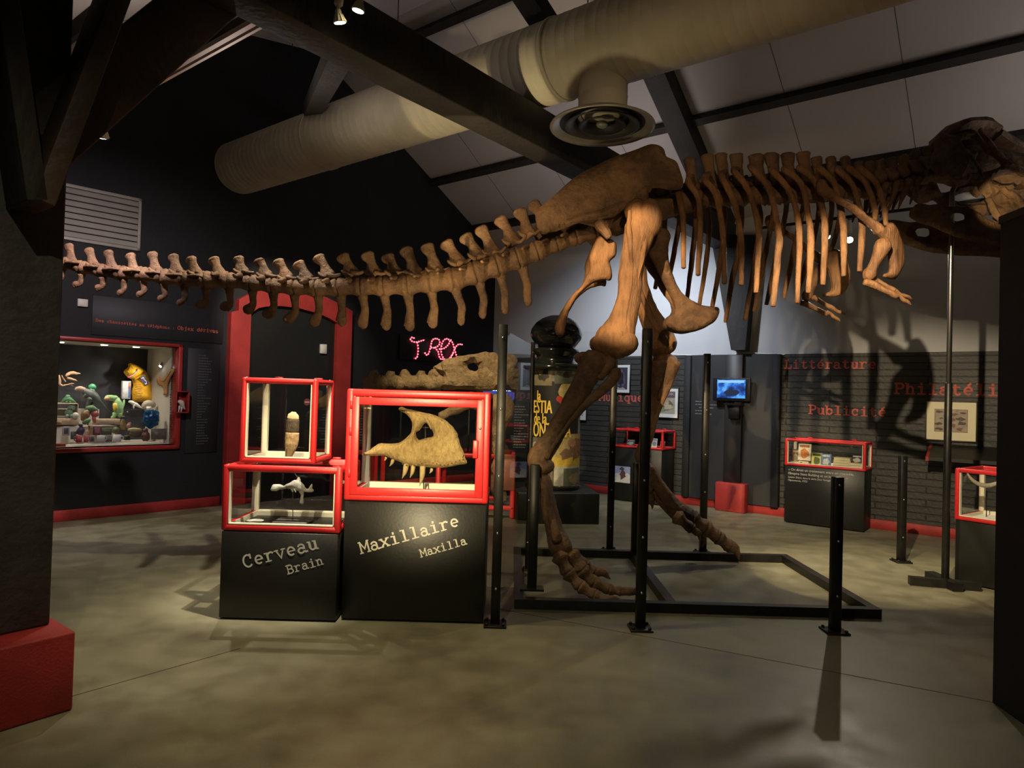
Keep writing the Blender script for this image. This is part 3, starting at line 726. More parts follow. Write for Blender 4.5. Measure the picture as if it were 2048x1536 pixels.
mb = MB().tube([P(*zb(1140, 500), YB), P(*zb(1138, 985), YB)], 0.003, 8, 1)
mb.tube([P(*zb(1215, 335), YB), P(*zb(1165, 265), YB + 0.02)], 0.002, 6, 1)
b0 = P(*zb(1140, 990), YB); mb.box((b0.x - 0.12, YB - 0.09, 0.602), (b0.x + 0.12, YB + 0.09, 0.622), 0.004, 1); mb.build('stand', mat('stand_grey', (0.10, 0.10, 0.09), 0.5), t)
pl = MB().lathe([(0.0, 0.0), (0.055, 0.0), (0.06, 0.004), (0.055, 0.006), (0, 0.007)], (P(*zb(570, 955), YB).x, YB + 0.02, 0.602), 24)
tag(pl.build('round_label_disc', mat('disc_white', (0.7, 0.7, 0.62), 0.5)), 'round white disc lying on the floor of the brain showcase', 'disc')
# ---- fossil tooth
def zt(x, y): return (440 + x / 6.982, 740 + y / 6.982)
YT = 4.86
t = thing('tooth_fossil', 'upright banded fossil tooth, cream tip and dark band, in the upper small showcase', 'fossil', P(*zt(930, 1260), YT))
S = 1 / 6.982 / 282
seg = ([(960, 1215, 42), (975, 1140, 66), (985, 1100, 76), (1000, 1040, 90), (1005, 960, 95), (1010, 880, 95)], [(1012, 860, 92), (1015, 790, 92), (1018, 700, 90)], [(1018, 680, 86), (1025, 630, 74), (1030, 595, 40)])
for nm, sg, m in zip(('root', 'band', 'tip'), seg, (bone('tooth_root', (0.62, 0.42, 0.24), (0.34, 0.22, 0.10), 0.6, (20, 20, 8)), bone('tooth_band', (0.12, 0.085, 0.055), (0.06, 0.045, 0.03), 0.5, (30, 30, 10)), bone('tooth_tip', (0.70, 0.55, 0.33), (0.5, 0.38, 0.2), 0.4, (20, 20, 10)))):
    mb = MB().tube([P(*zt(x, y), YT) for x, y, r in sg], [r * S for x, y, r in sg], 16, 5, depth=[r * S * 0.62 for x, y, r in sg]); mb.rough(0.003, 30, 2); mb.build(nm, m, t)
mb = MB().tube([P(*zt(930, 1085), YT - 0.03), P(*zt(905, 1260), YT - 0.02)], 0.003, 8, 1)
b0 = P(*zt(930, 1262), YT); mb.box((b0.x - 0.06, YT - 0.06, 1.046), (b0.x + 0.06, YT + 0.06, 1.056), 0.003, 1)
mb.tube([b0 + V((0.0, 0.04, 0)), P(*zt(985, 1150), YT + 0.045)], 0.003, 8, 1); mb.build('stand', steel, t)

# ------------------------------------------------------------------ the mounted skeleton
tb = bone('fossil_brown', (0.235, 0.128, 0.062), (0.085, 0.046, 0.024), 0.65, (9, 9, 9), 0.5)
tbl = bone('limb_bone_brown', (0.300, 0.148, 0.062), (0.125, 0.058, 0.024), 0.7, (14, 14, 3.5), 0.45)
toothb = bone('fang_brown', (0.36, 0.26, 0.15), (0.2, 0.13, 0.07), 0.3)
YS = 5.90
sk = thing('dinosaur_skeleton', 'huge brown mounted two-legged dinosaur skeleton spanning the hall', 'skeleton', (1.25, YS, 0.0))
def px2m(Y): return Y / F_PX
def rr(path, Y=YS): return [w * 0.5 * px2m(Y) for *_, w in path]
# tail: joints between centra, heights (px), spines and chevrons
J = [(85, 520, 18), (126, 526, 20), (163, 535, 21), (200, 541, 21), (242, 546, 22), (286, 549, 24), (326, 553.6, 25), (370, 558, 26), (410.6, 560, 27), (456.7, 561, 28), (503, 566, 29), (545.5, 571, 29), (589.4, 575, 30), (632.5, 576, 32), (676.4, 575, 33), (722, 573, 34), (767, 573, 36), (814.6, 569, 40), (860, 564, 41), (907.6, 560, 42), (951, 546, 42), (995, 531, 42), (1035, 517, 40), (1073.5, 503, 36), (1113, 488, 30), (1152, 475, 28), (1190, 464, 28), (1230, 452, 30)]
SPN = [(95, 484, 100, 512), (137, 490, 143, 519), (177, 499, 185, 524), (216, 503, 222, 530), (260, 509, 266, 535), (304, 506, 310, 535), (346, 511, 352, 538), (381, 516, 389, 540), (426, 517, 437, 544), (476, 515, 482, 538), (517, 520, 528, 545), (555, 522, 570, 550), (595.6, 526, 610, 552), (636, 513, 652.7, 545), (683.5, 511, 700, 540), (733.5, 507, 746, 541), (774, 511, 786, 540), (811, 497, 826, 540), (853, 490, 869, 535), (891, 484, 913, 520), (929.5, 471, 953, 507), (960.5, 455, 982, 500), (999, 436, 1022, 478), (1039, 420, 1053, 462), (1064, 406, 1092, 450)]
for i in range(len(J) - 1):
    (x0, y0, h0), (x1, y1, h1) = J[i], J[i + 1]
    dx, dy = x1 - x0, y1 - y0; ln = math.hypot(dx, dy); ux, uy = dx / ln, dy / ln
    mb = MB(); fat = 1.22 if i < 9 else 1.08; a = h0 * 0.5 * fat * px2m(YS); b = h1 * 0.5 * fat * px2m(YS)
    g = 0.045
    mb.tube([P(x0 + dx * t_, y0 + dy * t_ , YS) for t_ in (0.02, 0.10, 0.3, 0.5, 0.7, 0.9, 0.98)], [a * 0.98, a * 1.12, a * 0.94, (a + b) * 0.43, b * 0.94, b * 1.12, b * 0.98], 14, 2)
    if i < len(SPN):
        tx, ty, bx, by = SPN[i]; big = min(1.0, 0.62 + i * 0.022)
        wt = 12.5 * big + 2; wm = 8.5 * big + (1 if i > 9 else 2)
        mxx, myy = (tx + bx) / 2 + (3 if i > 9 else 1), (ty + by) / 2
        mb.tube([P(bx + 5, by + 9, YS), P(bx, by, YS), P(mxx, myy, YS), P(tx + (bx - tx) * 0.15, ty + (by - ty) * 0.14, YS), P(tx, ty, YS)],
                [17 * big * px2m(YS), 15.5 * big * px2m(YS), wm * px2m(YS), wt * px2m(YS), wt * 0.88 * px2m(YS)], 10, 3, depth=[0.05 * big, 0.034 * big, 0.020, 0.022, 0.026])
        # articular processes reaching back and forward
        for s in (-1, 1):
            mb.tube([P(bx + 4, by + 4, YS + s * 0.03), P(bx + 18 * big, by + 5 * uy + 7, YS + s * 0.035), P(bx + 30 * big, by + 4 + 30 * uy, YS + s * 0.03)], [0.022, 0.018, 0.012], 8, 2)
            mb.tube([P(bx - 2, by + 10, YS + s * 0.04), P(bx - 12 * big, by + 6, YS + s * 0.05), P(bx - 17 * big, by + 1, YS + s * 0.045)], [0.022, 0.016, 0.010], 8, 2)
            # side process
            cx, cy = (x0 + x1) / 2, (y0 + y1) / 2
            if i > 7: mb.tube([P(cx, cy - h1 * 0.42, YS + s * 0.05), P(cx - 4, cy - h1 * 0.42, YS + s * 0.16), P(cx - 9, cy - h1 * 0.36, YS + s * (0.20 + 0.004 * i))], [0.028, 0.020, 0.014], 8, 2, ref=(1, 0, 0))
            else: mb.tube([P(x0 + 5, cy - h1 * 0.25, YS + s * 0.055), P(cx, cy - h1 * 0.3, YS + s * 0.075), P(x1 - 5, cy - h1 * 0.2, YS + s * 0.06)], [0.010, 0.014, 0.010], 8, 2)
    mb.rough(0.004, 9, i); mb.rough(0.002, 30, i)
    mb.build('caudal_vertebra', tb, sk)
CH = [((126, 537), (124, 550), (118, 562)), ((163, 550), (161, 564), (149, 574)), ((205, 556), (205, 570), (194, 581)), ((247, 560), (248, 577), (238, 591)), ((287, 563), (289, 580), (277, 594)), ((328, 569), (330, 588), (319, 602)), ((369, 573), (370, 595), (357, 611)), ((411, 576), (413, 600), (399, 616)), ((459, 578), (461, 605), (446, 620)), ((505, 583), (506, 606), (492, 626)), ((547, 587), (548, 612), (531, 635)), ((589, 591), (591, 620), (573, 645)), ((637, 593), (638, 622), (625, 650)), ((681, 592), (684, 620), (679, 649)), ((725, 591), (730, 622), (721, 654)), ((769, 591), (775, 622), (768, 657)), ((816, 589), (821, 622), (815, 659)), ((863, 583), (869, 616), (861, 653)), ((911, 577), (924, 614), (919, 648)), ((958, 563), (968, 600), (962, 635)), ((1001, 547), (1010, 590), (1007, 626)), ((1044, 533), (1055, 573), (1053, 610))]
for i, (a, b, c) in enumerate(CH):
    mb = MB(); k = px2m(YS); q = 6.5 + min(i, 14) * 0.22; tip = 11.5 if 6 < i < 18 else (9.5 if i >= 18 else 6.8)
    md = (b[0] * 0.7 + c[0] * 0.3, b[1] * 0.6 + c[1] * 0.4)
    mb.tube([P(*a, YS), P((a[0] + b[0]) / 2, (a[1] + b[1]) / 2, YS), P(*b, YS), P(*md, YS), P(c[0] + (3 if i > 7 else 1.5), c[1] - 5, YS), P(c[0], c[1], YS)],
            [q * 1.15 * k, q * 0.85 * k, q * 0.85 * k, tip * 0.85 * k, tip * k * (1 if i < 18 else 0.85), tip * 0.55 * k], 10, 3, depth=[0.036, 0.024, 0.018, 0.017, 0.017, 0.012])
    mb.rough(0.004, 12, i + 50); mb.build('chevron', tb, sk)
# sacrum hidden behind the hip blades
mb = MB()
mb.tube([P(x, y, YS) for x, y in ((1225, 452), (1280, 432), (1340, 412), (1380, 402))], 0.10, 12, 3)
for x, y in ((1120, 395), (1180, 350), (1250, 325), (1310, 318)): mb.tube([P(x + 20, y + 90, YS), P(x, y, YS)], 0.06, 10, 2, depth=0.03)
mb.rough(0.01, 8, 4); mb.build('sacrum', tb, sk)
# hip blades
def zp(x, y): return (1040 + x / 3.572, 270 + y / 3.572)
il = [(112, 560), (118, 640), (150, 690), (230, 692), (320, 655), (400, 622), (480, 635), (560, 665), (605, 715), (640, 690), (668, 610), (720, 545), (800, 500), (850, 440), (905, 400), (990, 392), (1075, 410), (1140, 400), (1152, 330), (1122, 215), (1075, 180), (1042, 160), (1030, 110), (990, 75), (935, 63), (850, 88), (700, 138), (560, 198), (430, 268), (330, 348), (205, 468), (148, 515)]
for nm, Y, s in (('ilium', YS - 0.24, 1), ('ilium', YS + 0.24, -1)):
    mb = MB().blade(il, lambda x, y: (lambda p: V((p.x, Y, p.z)))(P(*zp(x, y), YS - 0.24)), 0.045, 30, (), 120, 3, bend=lambda x, y: s * (0.05 * math.sin(x / 260) + 0.03 * math.cos(y / 150)))
    mb.rough(0.010, 4, 1); mb.rough(0.0015, 22, 6)
    q = lambda x, y: (lambda p: V((p.x, Y - s * 0.03, p.z)))(P(*zp(x, y), YS - 0.24))
    k0 = len(mb.v)
    mb.tube([q(330, 640), (q(450, 600)), q(560, 585), q(660, 550), q(740, 500)], [0.03, 0.035, 0.045, 0.05, 0.03], 10, 3)   # rim over the hip socket
    mb.tube([q(560, 640), q(610, 700), q(628, 735)], [0.05, 0.04, 0.03], 10, 3)
    mb.tube([q(850, 440), q(890, 400), q(920, 395)], [0.05, 0.045, 0.03], 10, 3)
    mb.tube([q(870, 430), q(885, 560), q(900, 640)], [0.05, 0.06, 0.05], 10, 3)
    mb.rough(0.006, 14, 3, k0)
    mb.build(nm, tb, sk)
# ischia
isc = [(545, 745), (580, 718), (625, 735), (684, 770), (684, 850), (660, 880), (640, 905), (655, 960), (650, 1035), (600, 1035), (520, 1060), (455, 1110), (400, 1180), (355, 1260), (335, 1330), (326, 1400), (310, 1425), (280, 1418), (258, 1360), (280, 1295), (320, 1215), (390, 1120), (450, 1060), (490, 970), (492, 880), (515, 810)]
for Y, s in ((YS - 0.17, 1), (YS + 0.17, -1)):
    def q(x, y):
        p = P(*zp(x, y), YS - 0.17); t_ = min(1, max(0, (y - 900) / 500)); return V((p.x, Y + s * 0.10 * t_, p.z))
    mb = MB().blade(isc, q, 0.040, 15, (), 45, 4); mb.rough(0.007, 9, 5); mb.rough(0.003, 30, 2); mb.build('ischium', tbl, sk)
# pubes with the broad boot
pub = [(985, 660), (1040, 665), (1075, 720), (1060, 800), (1070, 900), (1100, 990), (1150, 1080), (1210, 1140), (1300, 1190), (1400, 1215), (1448, 1220), (1455, 1260), (1420, 1320), (1330, 1375), (1230, 1400), (1150, 1400), (1080, 1370), (1055, 1335), (1080, 1290), (1125, 1250), (1115, 1190), (1070, 1110), (1010, 1000), (950, 900), (915, 830), (930, 760), (960, 700)]
for Y, s in ((YS - 0.16, 1), (YS + 0.16, -1)):
    def q(x, y):
        p = P(*zp(x, y), YS - 0.16); t_ = min(1, max(0, (y - 850) / 350)); return V((p.x, Y + s * 0.11 * t_, p.z))
    mb = MB().blade(pub, q, 0.045, 16, (), 60, 4); mb.rough(0.008, 7, 8); mb.rough(0.003, 30, 2); mb.build('pubis', tb, sk)
# legs: (x, y, width px) paths seen in the photograph at their own depth
def limb(path, Y, name, m, ratio=0.85, n=16, parent=sk, seed=1, rough=0.008, extra=None, Yend=None):
    k = len(path); mb = MB()
    Ys = [Y + ((Yend - Y) * i / (k - 1) if Yend else 0) for i in range(k)]
    mb.tube([P(x, y, Ys[i]) for i, (x, y, w) in enumerate(path)], [w * 0.5 * px2m(Ys[i]) for i, (x, y, w) in enumerate(path)], n, 5, depth=[w * 0.5 * px2m(Ys[i]) * ratio for i, (x, y, w) in enumerate(path)])
    if extra: extra(mb)
    mb.rough(rough, 9, seed); mb.rough(rough * 0.35, 34, seed + 3)
    return mb.build(name, m, parent)
YN, YF = 5.40, 6.42
fem = [(832, 485, 60), (840, 520, 110), (850, 570, 175), (862, 640, 225), (850, 720, 215), (825, 800, 190), (805, 900, 176), (792, 1000, 172), (785, 1100, 172), (770, 1200, 178), (745, 1300, 195), (712, 1390, 235), (680, 1460, 285), (668, 1520, 285), (672, 1562, 200)]
def fem_extra(Y, dx=0, dy=0):
    def f(mb):
        c = lambda x, y, o: P(zp(x, y)[0] + dx, zp(x, y)[1] + dy, Y) + V((0, o, 0))
        mb.ball(c(575, 1495, 0.02), (0.085, 0.13, 0.080)); mb.ball(c(740, 1490, -0.02), (0.115, 0.12, 0.105)); mb.ball(c(640, 1490, -0.075), (0.06, 0.055, 0.09))
        mb.ball(c(850, 520, 0.10), (0.10, 0.12, 0.10)); mb.ball(c(925, 600, -0.02), (0.10, 0.09, 0.16))
        mb.tube([c(770, 560, -0.055), c(772, 760, -0.075), c(790, 1000, -0.062), c(765, 1180, -0.066), c(730, 1380, -0.085)], [0.015, 0.022, 0.017, 0.018, 0.014], 8, 4)
        mb.tube([c(890, 640, -0.072), c(868, 850, -0.058), c(835, 1050, -0.048)], [0.025, 0.022, 0.012], 8, 4)
    return f
limb([(*zp(x, y), w / 3.572) for x, y, w in fem], YN, 'femur', tbl, 0.8, 20, seed=3, extra=fem_extra(YN))
femf = [(1272, 470, 40), (1270, 520, 44), (1278, 570, 38), (1290, 610, 40), (1306, 645, 48), (1318, 672, 60), (1322, 694, 62), (1322, 706, 40)]
limb(femf, YF, 'femur', tbl, 0.85, 18, seed=5, extra=lambda mb: (mb.ball(P(1308, 690, YF), (0.10, 0.13, 0.09)), mb.ball(P(1334, 686, YF), (0.09, 0.12, 0.10)), mb.tube([P(1272, 560, YF - 0.08), P(1300, 630, YF - 0.09), P(1330, 680, YF - 0.10)], [0.02, 0.03, 0.04], 8, 3)), Yend=YF)
def zl(x, y, w=None):
    return (1020 + x / 2.794, 680 + y / 2.794) if w is None else (1020 + x / 2.794, 680 + y / 2.794, w / 2.794)
tib = [(478, 92, 150), (470, 125, 175), (440, 185, 140), (405, 250, 122), (360, 330, 118), (315, 410, 112), (270, 490, 108), (225, 570, 112), (180, 630, 125), (160, 680, 130), (165, 720, 80)]
limb([zl(*q) for q in tib], YN, 'tibia', tb, 0.9, 18, seed=7, extra=lambda mb: (mb.ball(P(*zl(425, 105), YN + 0.05), (0.09, 0.08, 0.06)), mb.ball(P(*zl(180, 705), YN), (0.10, 0.12, 0.07)), mb.tube([P(*zl(540, 110), YN - 0.04), P(*zl(560, 140), YN - 0.06), P(*zl(500, 210), YN - 0.05)], [0.05, 0.05, 0.03], 8, 3)))
fib = [(588, 165, 58), (590, 195, 66), (560, 235, 66), (510, 285, 58), (440, 345, 44), (370, 420, 34), (300, 510, 26), (240, 600, 24), (205, 660, 30)]
limb([zl(*q) for q in fib], YN - 0.10, 'fibula', tb, 0.7, 12, seed=9)
mtt = [(178, 765, 100), (178, 790, 112), (195, 850, 92), (215, 920, 88), (235, 1000, 92), (252, 1070, 104), (272, 1130, 130), (292, 1175, 120), (300, 1200, 80)]
limb([zl(*q) for q in mtt], YN, 'metatarsus', tb, 0.9, 16, seed=11, Yend=5.30, extra=lambda mb: mb.tube([P(*zl(195, 800), YN - 0.06), P(*zl(225, 950), YN - 0.08), P(*zl(262, 1120), 5.24)], [0.03, 0.03, 0.04], 8, 3))
def toe(path, Y, Yend, name='toe', seed=1, ps=None):
    mb = MB(); k = len(path)
    for i in range(k - 1):
        (x0, y0, w0), (x1, y1, w1) = path[i], path[i + 1]
        Ya = Y + (Yend - Y) * i / (k - 1); Yb = Y + (Yend - Y) * (i + 1) / (k - 1); a, b = P(x0, y0, Ya), P(x1, y1, Yb)
        ra, rb = w0 * 0.5 * px2m(Ya), w1 * 0.5 * px2m(Yb)
        if i < k - 2:
            mb.tube([a, a.lerp(b, 0.12), a.lerp(b, 0.5), a.lerp(b, 0.88), b], [ra * 0.9, ra * 1.12, (ra + rb) * 0.38, rb * 1.05, rb * 0.9], 12, 3)
        else:
            mid = a.lerp(b, 0.5) + V((0, 0, ra * 0.55)); mb.tube([a, mid, b], [ra, ra * 0.8, 0.004], 12, 4)
    mb.rough(0.007, 16, seed); return mb.build(name, tb, sk)
toe([zl(*q) for q in ((275, 1205, 95), (322, 1300, 78), (392, 1375, 72), (470, 1425, 62), (545, 1455, 52), (640, 1478, 8))], 5.24, 5.06, seed=21)
toe([zl(*q) for q in ((330, 1195, 95), (400, 1285, 80), (470, 1358, 76), (555, 1395, 64), (625, 1405, 52), (765, 1432, 6))], 5.32, 5.18, seed=22)
toe([zl(*q) for q in ((350, 1195, 80), (415, 1255, 64), (470, 1295, 62), (562, 1335, 4))], 5.42, 5.40, seed=23)
tibf = [(855, 100, 120), (858, 125, 165), (848, 185, 145), (830, 260, 115), (808, 350, 92), (790, 440, 76), (770, 530, 68), (750, 600, 74), (742, 650, 92), (742, 690, 60)]
limb([zl(*q) for q in tibf], YF, 'tibia', tb, 0.9, 16, seed=31, extra=lambda mb: mb.tube([P(*zl(905, 140), YF - 0.1), P(*zl(880, 230), YF - 0.1), P(*zl(830, 330), YF - 0.08)], [0.07, 0.05, 0.02], 8, 3))
limb([zl(*q) for q in ((925, 125, 60), (905, 200, 44), (860, 320, 32), (810, 450, 26), (772, 590, 28), (756, 650, 36))], YF - 0.12, 'fibula', tb, 0.8, 10, seed=33)
mtf = [(765, 715, 84), (780, 745, 90), (822, 800, 74), (865, 860, 76), (910, 920, 86), (950, 960, 105), (990, 990, 118), (1010, 1005, 70)]
limb([zl(*q) for q in mtf], YF, 'metatarsus', tb, 0.9, 14, seed=35, extra=lambda mb: mb.tube([P(*zl(790, 840), YF + 0.05), P(*zl(860, 910), YF + 0.05), P(*zl(960, 1010), YF + 0.05)], [0.03, 0.05, 0.05], 8, 3))
toe([zl(*q) for q in ((1005, 1000, 110), (1085, 1050, 96), (1160, 1100, 78), (1225, 1150, 74), (1283, 1228, 4))], YF, YF + 0.05, seed=41)
toe([zl(*q) for q in ((1000, 1010, 90), (1050, 1060, 70), (1075, 1095, 50), (1078, 1130, 30), (1076, 1160, 4))], YF + 0.1, YF + 0.12, seed=42)
toe([zl(*q) for q in ((930, 985, 80), (1010, 1050, 60), (1050, 1080, 40), (1062, 1120, 4))], YF - 0.1, YF - 0.12, seed=43)
toe([zl(*q) for q in ((775, 830, 46), (792, 885, 34), (795, 945, 4))], YF + 0.02, YF + 0.02, 'dewclaw', seed=44)
# back: dorsal vertebrae
DT = [(1379, 314, 24), (1415, 307, 26), (1442, 305, 26), (1472, 305, 28), (1512, 307, 32), (1543, 305, 30), (1575, 304, 30), (1607, 302, 30), (1633, 312, 24), (1662, 312, 22), (1690, 312, 22), (1716, 322, 22)]
k = px2m(YS)
for i, (x, y, w) in enumerate(DT):
    cx, cy = x + 6, 398 - i * 1.6
    mb = MB()
    mb.tube([P(cx - 16, cy + 1, YS), P(cx - 11, cy, YS), P(cx, cy, YS), P(cx + 11, cy - 1, YS), P(cx + 15, cy - 1, YS)], [0.075, 0.092, 0.070, 0.092, 0.08], 14, 2)
    mb.tube([P(cx, cy - 16, YS), P(cx - 1, cy - 34, YS), P(x + 3, y + 32, YS), P(x + 1, y + 16, YS), P(x, y + 5, YS)], [18 * k, 13 * k, w * 0.40 * k, w * 0.46 * k, w * 0.50 * k], 12, 3, depth=[0.06, 0.045, 0.028, 0.034, 0.034])
    for s in (-1, 1):
        mb.tube([P(cx, cy - 26, YS + s * 0.03), P(cx - 3, cy - 38, YS + s * 0.14), P(cx - 5, cy - 46, YS + s * 0.22)], [0.045, 0.035, 0.024], 8, 2, ref=(1, 0, 0))
        mb.tube([P(cx - 16, cy - 24, YS + s * 0.05), P(cx, cy - 27, YS + s * 0.06), P(cx + 17, cy - 25, YS + s * 0.05)], [0.03, 0.035, 0.03], 8, 2)
    mb.rough(0.010, 10, i + 70); mb.build('dorsal_vertebra', tb, sk)
# neck
NK = [(1742, 372), (1765, 368), (1788, 364), (1812, 358), (1836, 350), (1860, 340), (1884, 330)]
for i, (x, y) in enumerate(NK):
    mb = MB()
    mb.tube([P(x - 12, y + 3, YS), P(x - 8, y + 2, YS), P(x, y, YS), P(x + 8, y - 2, YS), P(x + 13, y - 4, YS)], [0.075, 0.095, 0.08, 0.095, 0.08], 12, 2)
    mb.tube([P(x, y - 14, YS), P(x - 2, y - 30, YS), P(x - 5, y - 47 + i * 0.6, YS)], [0.06, 0.05, 0.04], 10, 2, depth=[0.06, 0.04, 0.03])
    for s in (-1, 1):
        mb.tube([P(x, y - 10, YS + s * 0.04), P(x - 2, y - 14, YS + s * 0.15), P(x - 10, y - 20, YS + s * 0.17), P(x - 16, y - 24, YS + s * 0.15)], [0.05, 0.045, 0.04, 0.02], 8, 2)
        mb.tube([P(x + 2, y + 4, YS + s * 0.06), P(x + 4, y + 10, YS + s * 0.12)], [0.035, 0.03], 8, 2)
    mb.rough(0.012, 11, i + 90); mb.build('cervical_vertebra', tb, sk)
CR = [((1748, 372), (1744, 400), (1738, 428)), ((1772, 368), (1766, 398), (1757, 426)), ((1795, 364), (1786, 394), (1775, 426)), ((1818, 360), (1808, 388), (1796, 418)), ((1838, 356), (1830, 380), (1820, 408))]
for i, q in enumerate(CR):
    for s in (-1, 1):
        mb = MB().tube([V((p.x, YS + s * 0.14, p.z)) for p in (P(*c, YS - 0.14) for c in q)], [0.034, 0.022, 0.006], 8, 4); mb.rough(0.004, 14, i); mb.build('cervical_rib', tb, sk)
# ribs: near side traced, far side their mirror image across the backbone
RB = [((1362, 366), (1356, 384), (1366, 436), (1367, 535)), ((1386, 352), (1376, 363), (1396, 397), (1400, 462), (1396, 549)), ((1420, 345), (1410, 358), (1431, 389), (1445, 462), (1449, 566)),
      ((1452, 343), (1444, 353), (1468, 405), (1482, 475), (1482, 569)), ((1478, 338), (1468, 342), (1499, 384), (1517, 467), (1512, 585)), ((1510, 338), (1502, 336), (1538, 379), (1557, 462), (1557, 501), (1546, 611)),
      ((1550, 342), (1543, 341), (1580, 384), (1598, 462), (1595, 605)), ((1576, 342), (1569, 340), (1603, 368), (1617, 436), (1622, 488), (1617, 585)), ((1608, 340), (1600, 337), (1629, 361), (1643, 410), (1650, 462), (1646, 569)),
      ((1646, 338), (1638, 337), (1666, 362), (1678, 403), (1687, 458), (1687, 552)), ((1684, 340), (1676, 339), (1706, 372), (1719, 418), (1724, 458), (1719, 542)), ((1704, 338), (1696, 337), (1729, 362), (1749, 413), (1749, 440)), ((1726, 338), (1719, 337), (1749, 362), (1767, 408), (1772, 450))]
for i, q in enumerate(RB):
    n_ = len(q)
    y0, y1 = q[1][1], q[-1][1]
    def dep(yy):
        t_ = max(0.0, (yy - y0) / 230.0); return 0.20 + 0.42 * math.sin(min(1.0, t_ * 0.8 + 0.05) * math.pi / 2) - 0.06 * max(0, t_ - 0.7)
    pts = [P(x, y, YS - (0.10 if j == 0 else dep(y))) for j, (x, y) in enumerate(q)]
    rad = [0.020] + [0.026 + 0.003 * math.sin(j * 2.0) for j in range(1, n_ - 1)] + [0.020]
    rad[1] = 0.030
    for s in (1, -1):
        pp = [p if s == 1 else V((p.x, 2 * YS - p.y, p.z)) for p in pts]
        mb = MB().tube(pp, rad, 10, 6, depth=[r * 0.8 for r in rad]); mb.rough(0.005, 9, i); mb.build('rib', tbl, sk)
# shoulder girdle and arms
def za(x, y): return (1620 + x / 3.939, 230 + y / 3.939)
sca = [(48, 540), (62, 512), (108, 506), (135, 545), (170, 580), (240, 640), (340, 700), (440, 780), (540, 850), (600, 880), (640, 842), (690, 842), (740, 890), (780, 960), (798, 1050), (795, 1150), (765, 1230), (715, 1280), (640, 1284), (585, 1275), (588, 1250), (640, 1230), (652, 1180), (640, 1120), (625, 1040), (590, 1000), (545, 960), (505, 940), (470, 890), (380, 810), (280, 730), (180, 680), (90, 640), (50, 590)]
YA = 5.36
for s in (1, -1):
    def q(x, y):
        p = P(*za(x, y), YA); yy = YA + (0.10 if x > 560 else 0) * min(1, (x - 560) / 200 if x > 560 else 0)
        return V((p.x, yy if s == 1 else 2 * YS - yy, p.z))
    mb = MB().blade(sca, q, 0.046, 16, (), 55, 4); mb.rough(0.005, 9, 12); mb.rough(0.002, 30, 4); mb.build('shoulder_blade', tbl, sk)
    def arm(path, name, w, yo=0.0, n=12):
        pts = []
        for x, y, *_ in path:
            p = P(*za(x, y), YA); p = V((p.x, YA - 0.02 + yo, p.z)); pts.append(p if s == 1 else V((p.x, 2 * YS - p.y, p.z)))
        mb = MB().tube(pts, [c[2] * 0.5 / 3.939 * px2m(YA) for c in path], n, 4); mb.rough(0.005, 16, len(path)); mb.build(name, tbl, sk)
    arm([(585, 985, 70), (565, 1030, 125), (540, 1090, 110), (510, 1150, 84), (480, 1210, 78), (455, 1260, 100), (445, 1290, 80)], 'humerus', 0)
    arm([(408, 1325, 52), (470, 1345, 56), (560, 1390, 46), (640, 1430, 50), (660, 1440, 34)], 'ulna', 0, -0.03)
    arm([(500, 1285, 56), (540, 1310, 44), (600, 1345, 40), (660, 1375, 46), (675, 1385, 34)], 'radius', 0, 0.03)
    arm([(655, 1425, 42), (690, 1440, 32), (712, 1462, 36), (750, 1480, 30), (772, 1500, 8)], 'finger', 0, -0.02)
    arm([(675, 1385, 42), (715, 1410, 30), (740, 1420, 34), (780, 1435, 28), (804, 1450, 8)], 'finger', 0, 0.03)
# skull
SKY = 0.26
skull = MB()
so = [(1862, 335), (1868, 305), (1880, 272), (1898, 256), (1918, 262), (1938, 253), (1958, 250), (1972, 258), (1980, 276), (2000, 290), (2050, 300), (2110, 308), (2170, 322), (2215, 350), (2225, 385), (2205, 410), (2150, 412), (2100, 408), (2050, 402), (2046, 420), (2000, 438), (1985, 434), (1975, 402), (1958, 382), (1942, 366), (1925, 372), (1905, 368), (1885, 352)]
sh = [[(1952, 322), (1968, 300), (1988, 314), (2006, 326), (1992, 338), (1964, 346), (1954, 336)], [(1986, 362), (2008, 350), (2040, 352), (2050, 366), (2018, 374)], [(2072, 332), (2118, 336), (2150, 368), (2104, 384), (2072, 372)], [(1932, 276), (1952, 268), (1966, 282), (1974, 296), (1958, 300), (1940, 296)], [(1985, 395), (2004, 388), (2010, 402), (1994, 412)]]
sk_parts = MB()
for s in (1, -1):
    def q(x, y):
        p = P(x, y, YS - SKY); t_ = max(0.0, (x - 1990) / 235.0); w = SKY * (1 - 0.62 * t_) * (1 - 0.35 * max(0, (330 - y) / 80.0))
        return V((p.x, YS - s * w, p.z))
    sk_parts.blade(so, q, 0.040, 9, sh, 14, 3)
kk = px2m(YS)
sk_parts.tube([P(x, y, YS) for x, y in ((1880, 285), (1900, 268), (1940, 262), (1975, 272))], [0.05, 0.07, 0.08, 0.06], 12, 3, depth=[0.16, 0.26, 0.24, 0.2])
sk_parts.tube([P(x, y, YS) for x, y in ((1975, 278), (2030, 302), (2110, 318), (2180, 336), (2218, 370))], [0.05, 0.05, 0.055, 0.05, 0.04], 12, 3, depth=[0.2, 0.15, 0.13, 0.12, 0.09])
sk_parts.ball(P(1888, 330, YS), (0.12, 0.17, 0.16)); sk_parts.ball(P(1915, 345, YS), (0.15, 0.15, 0.12))
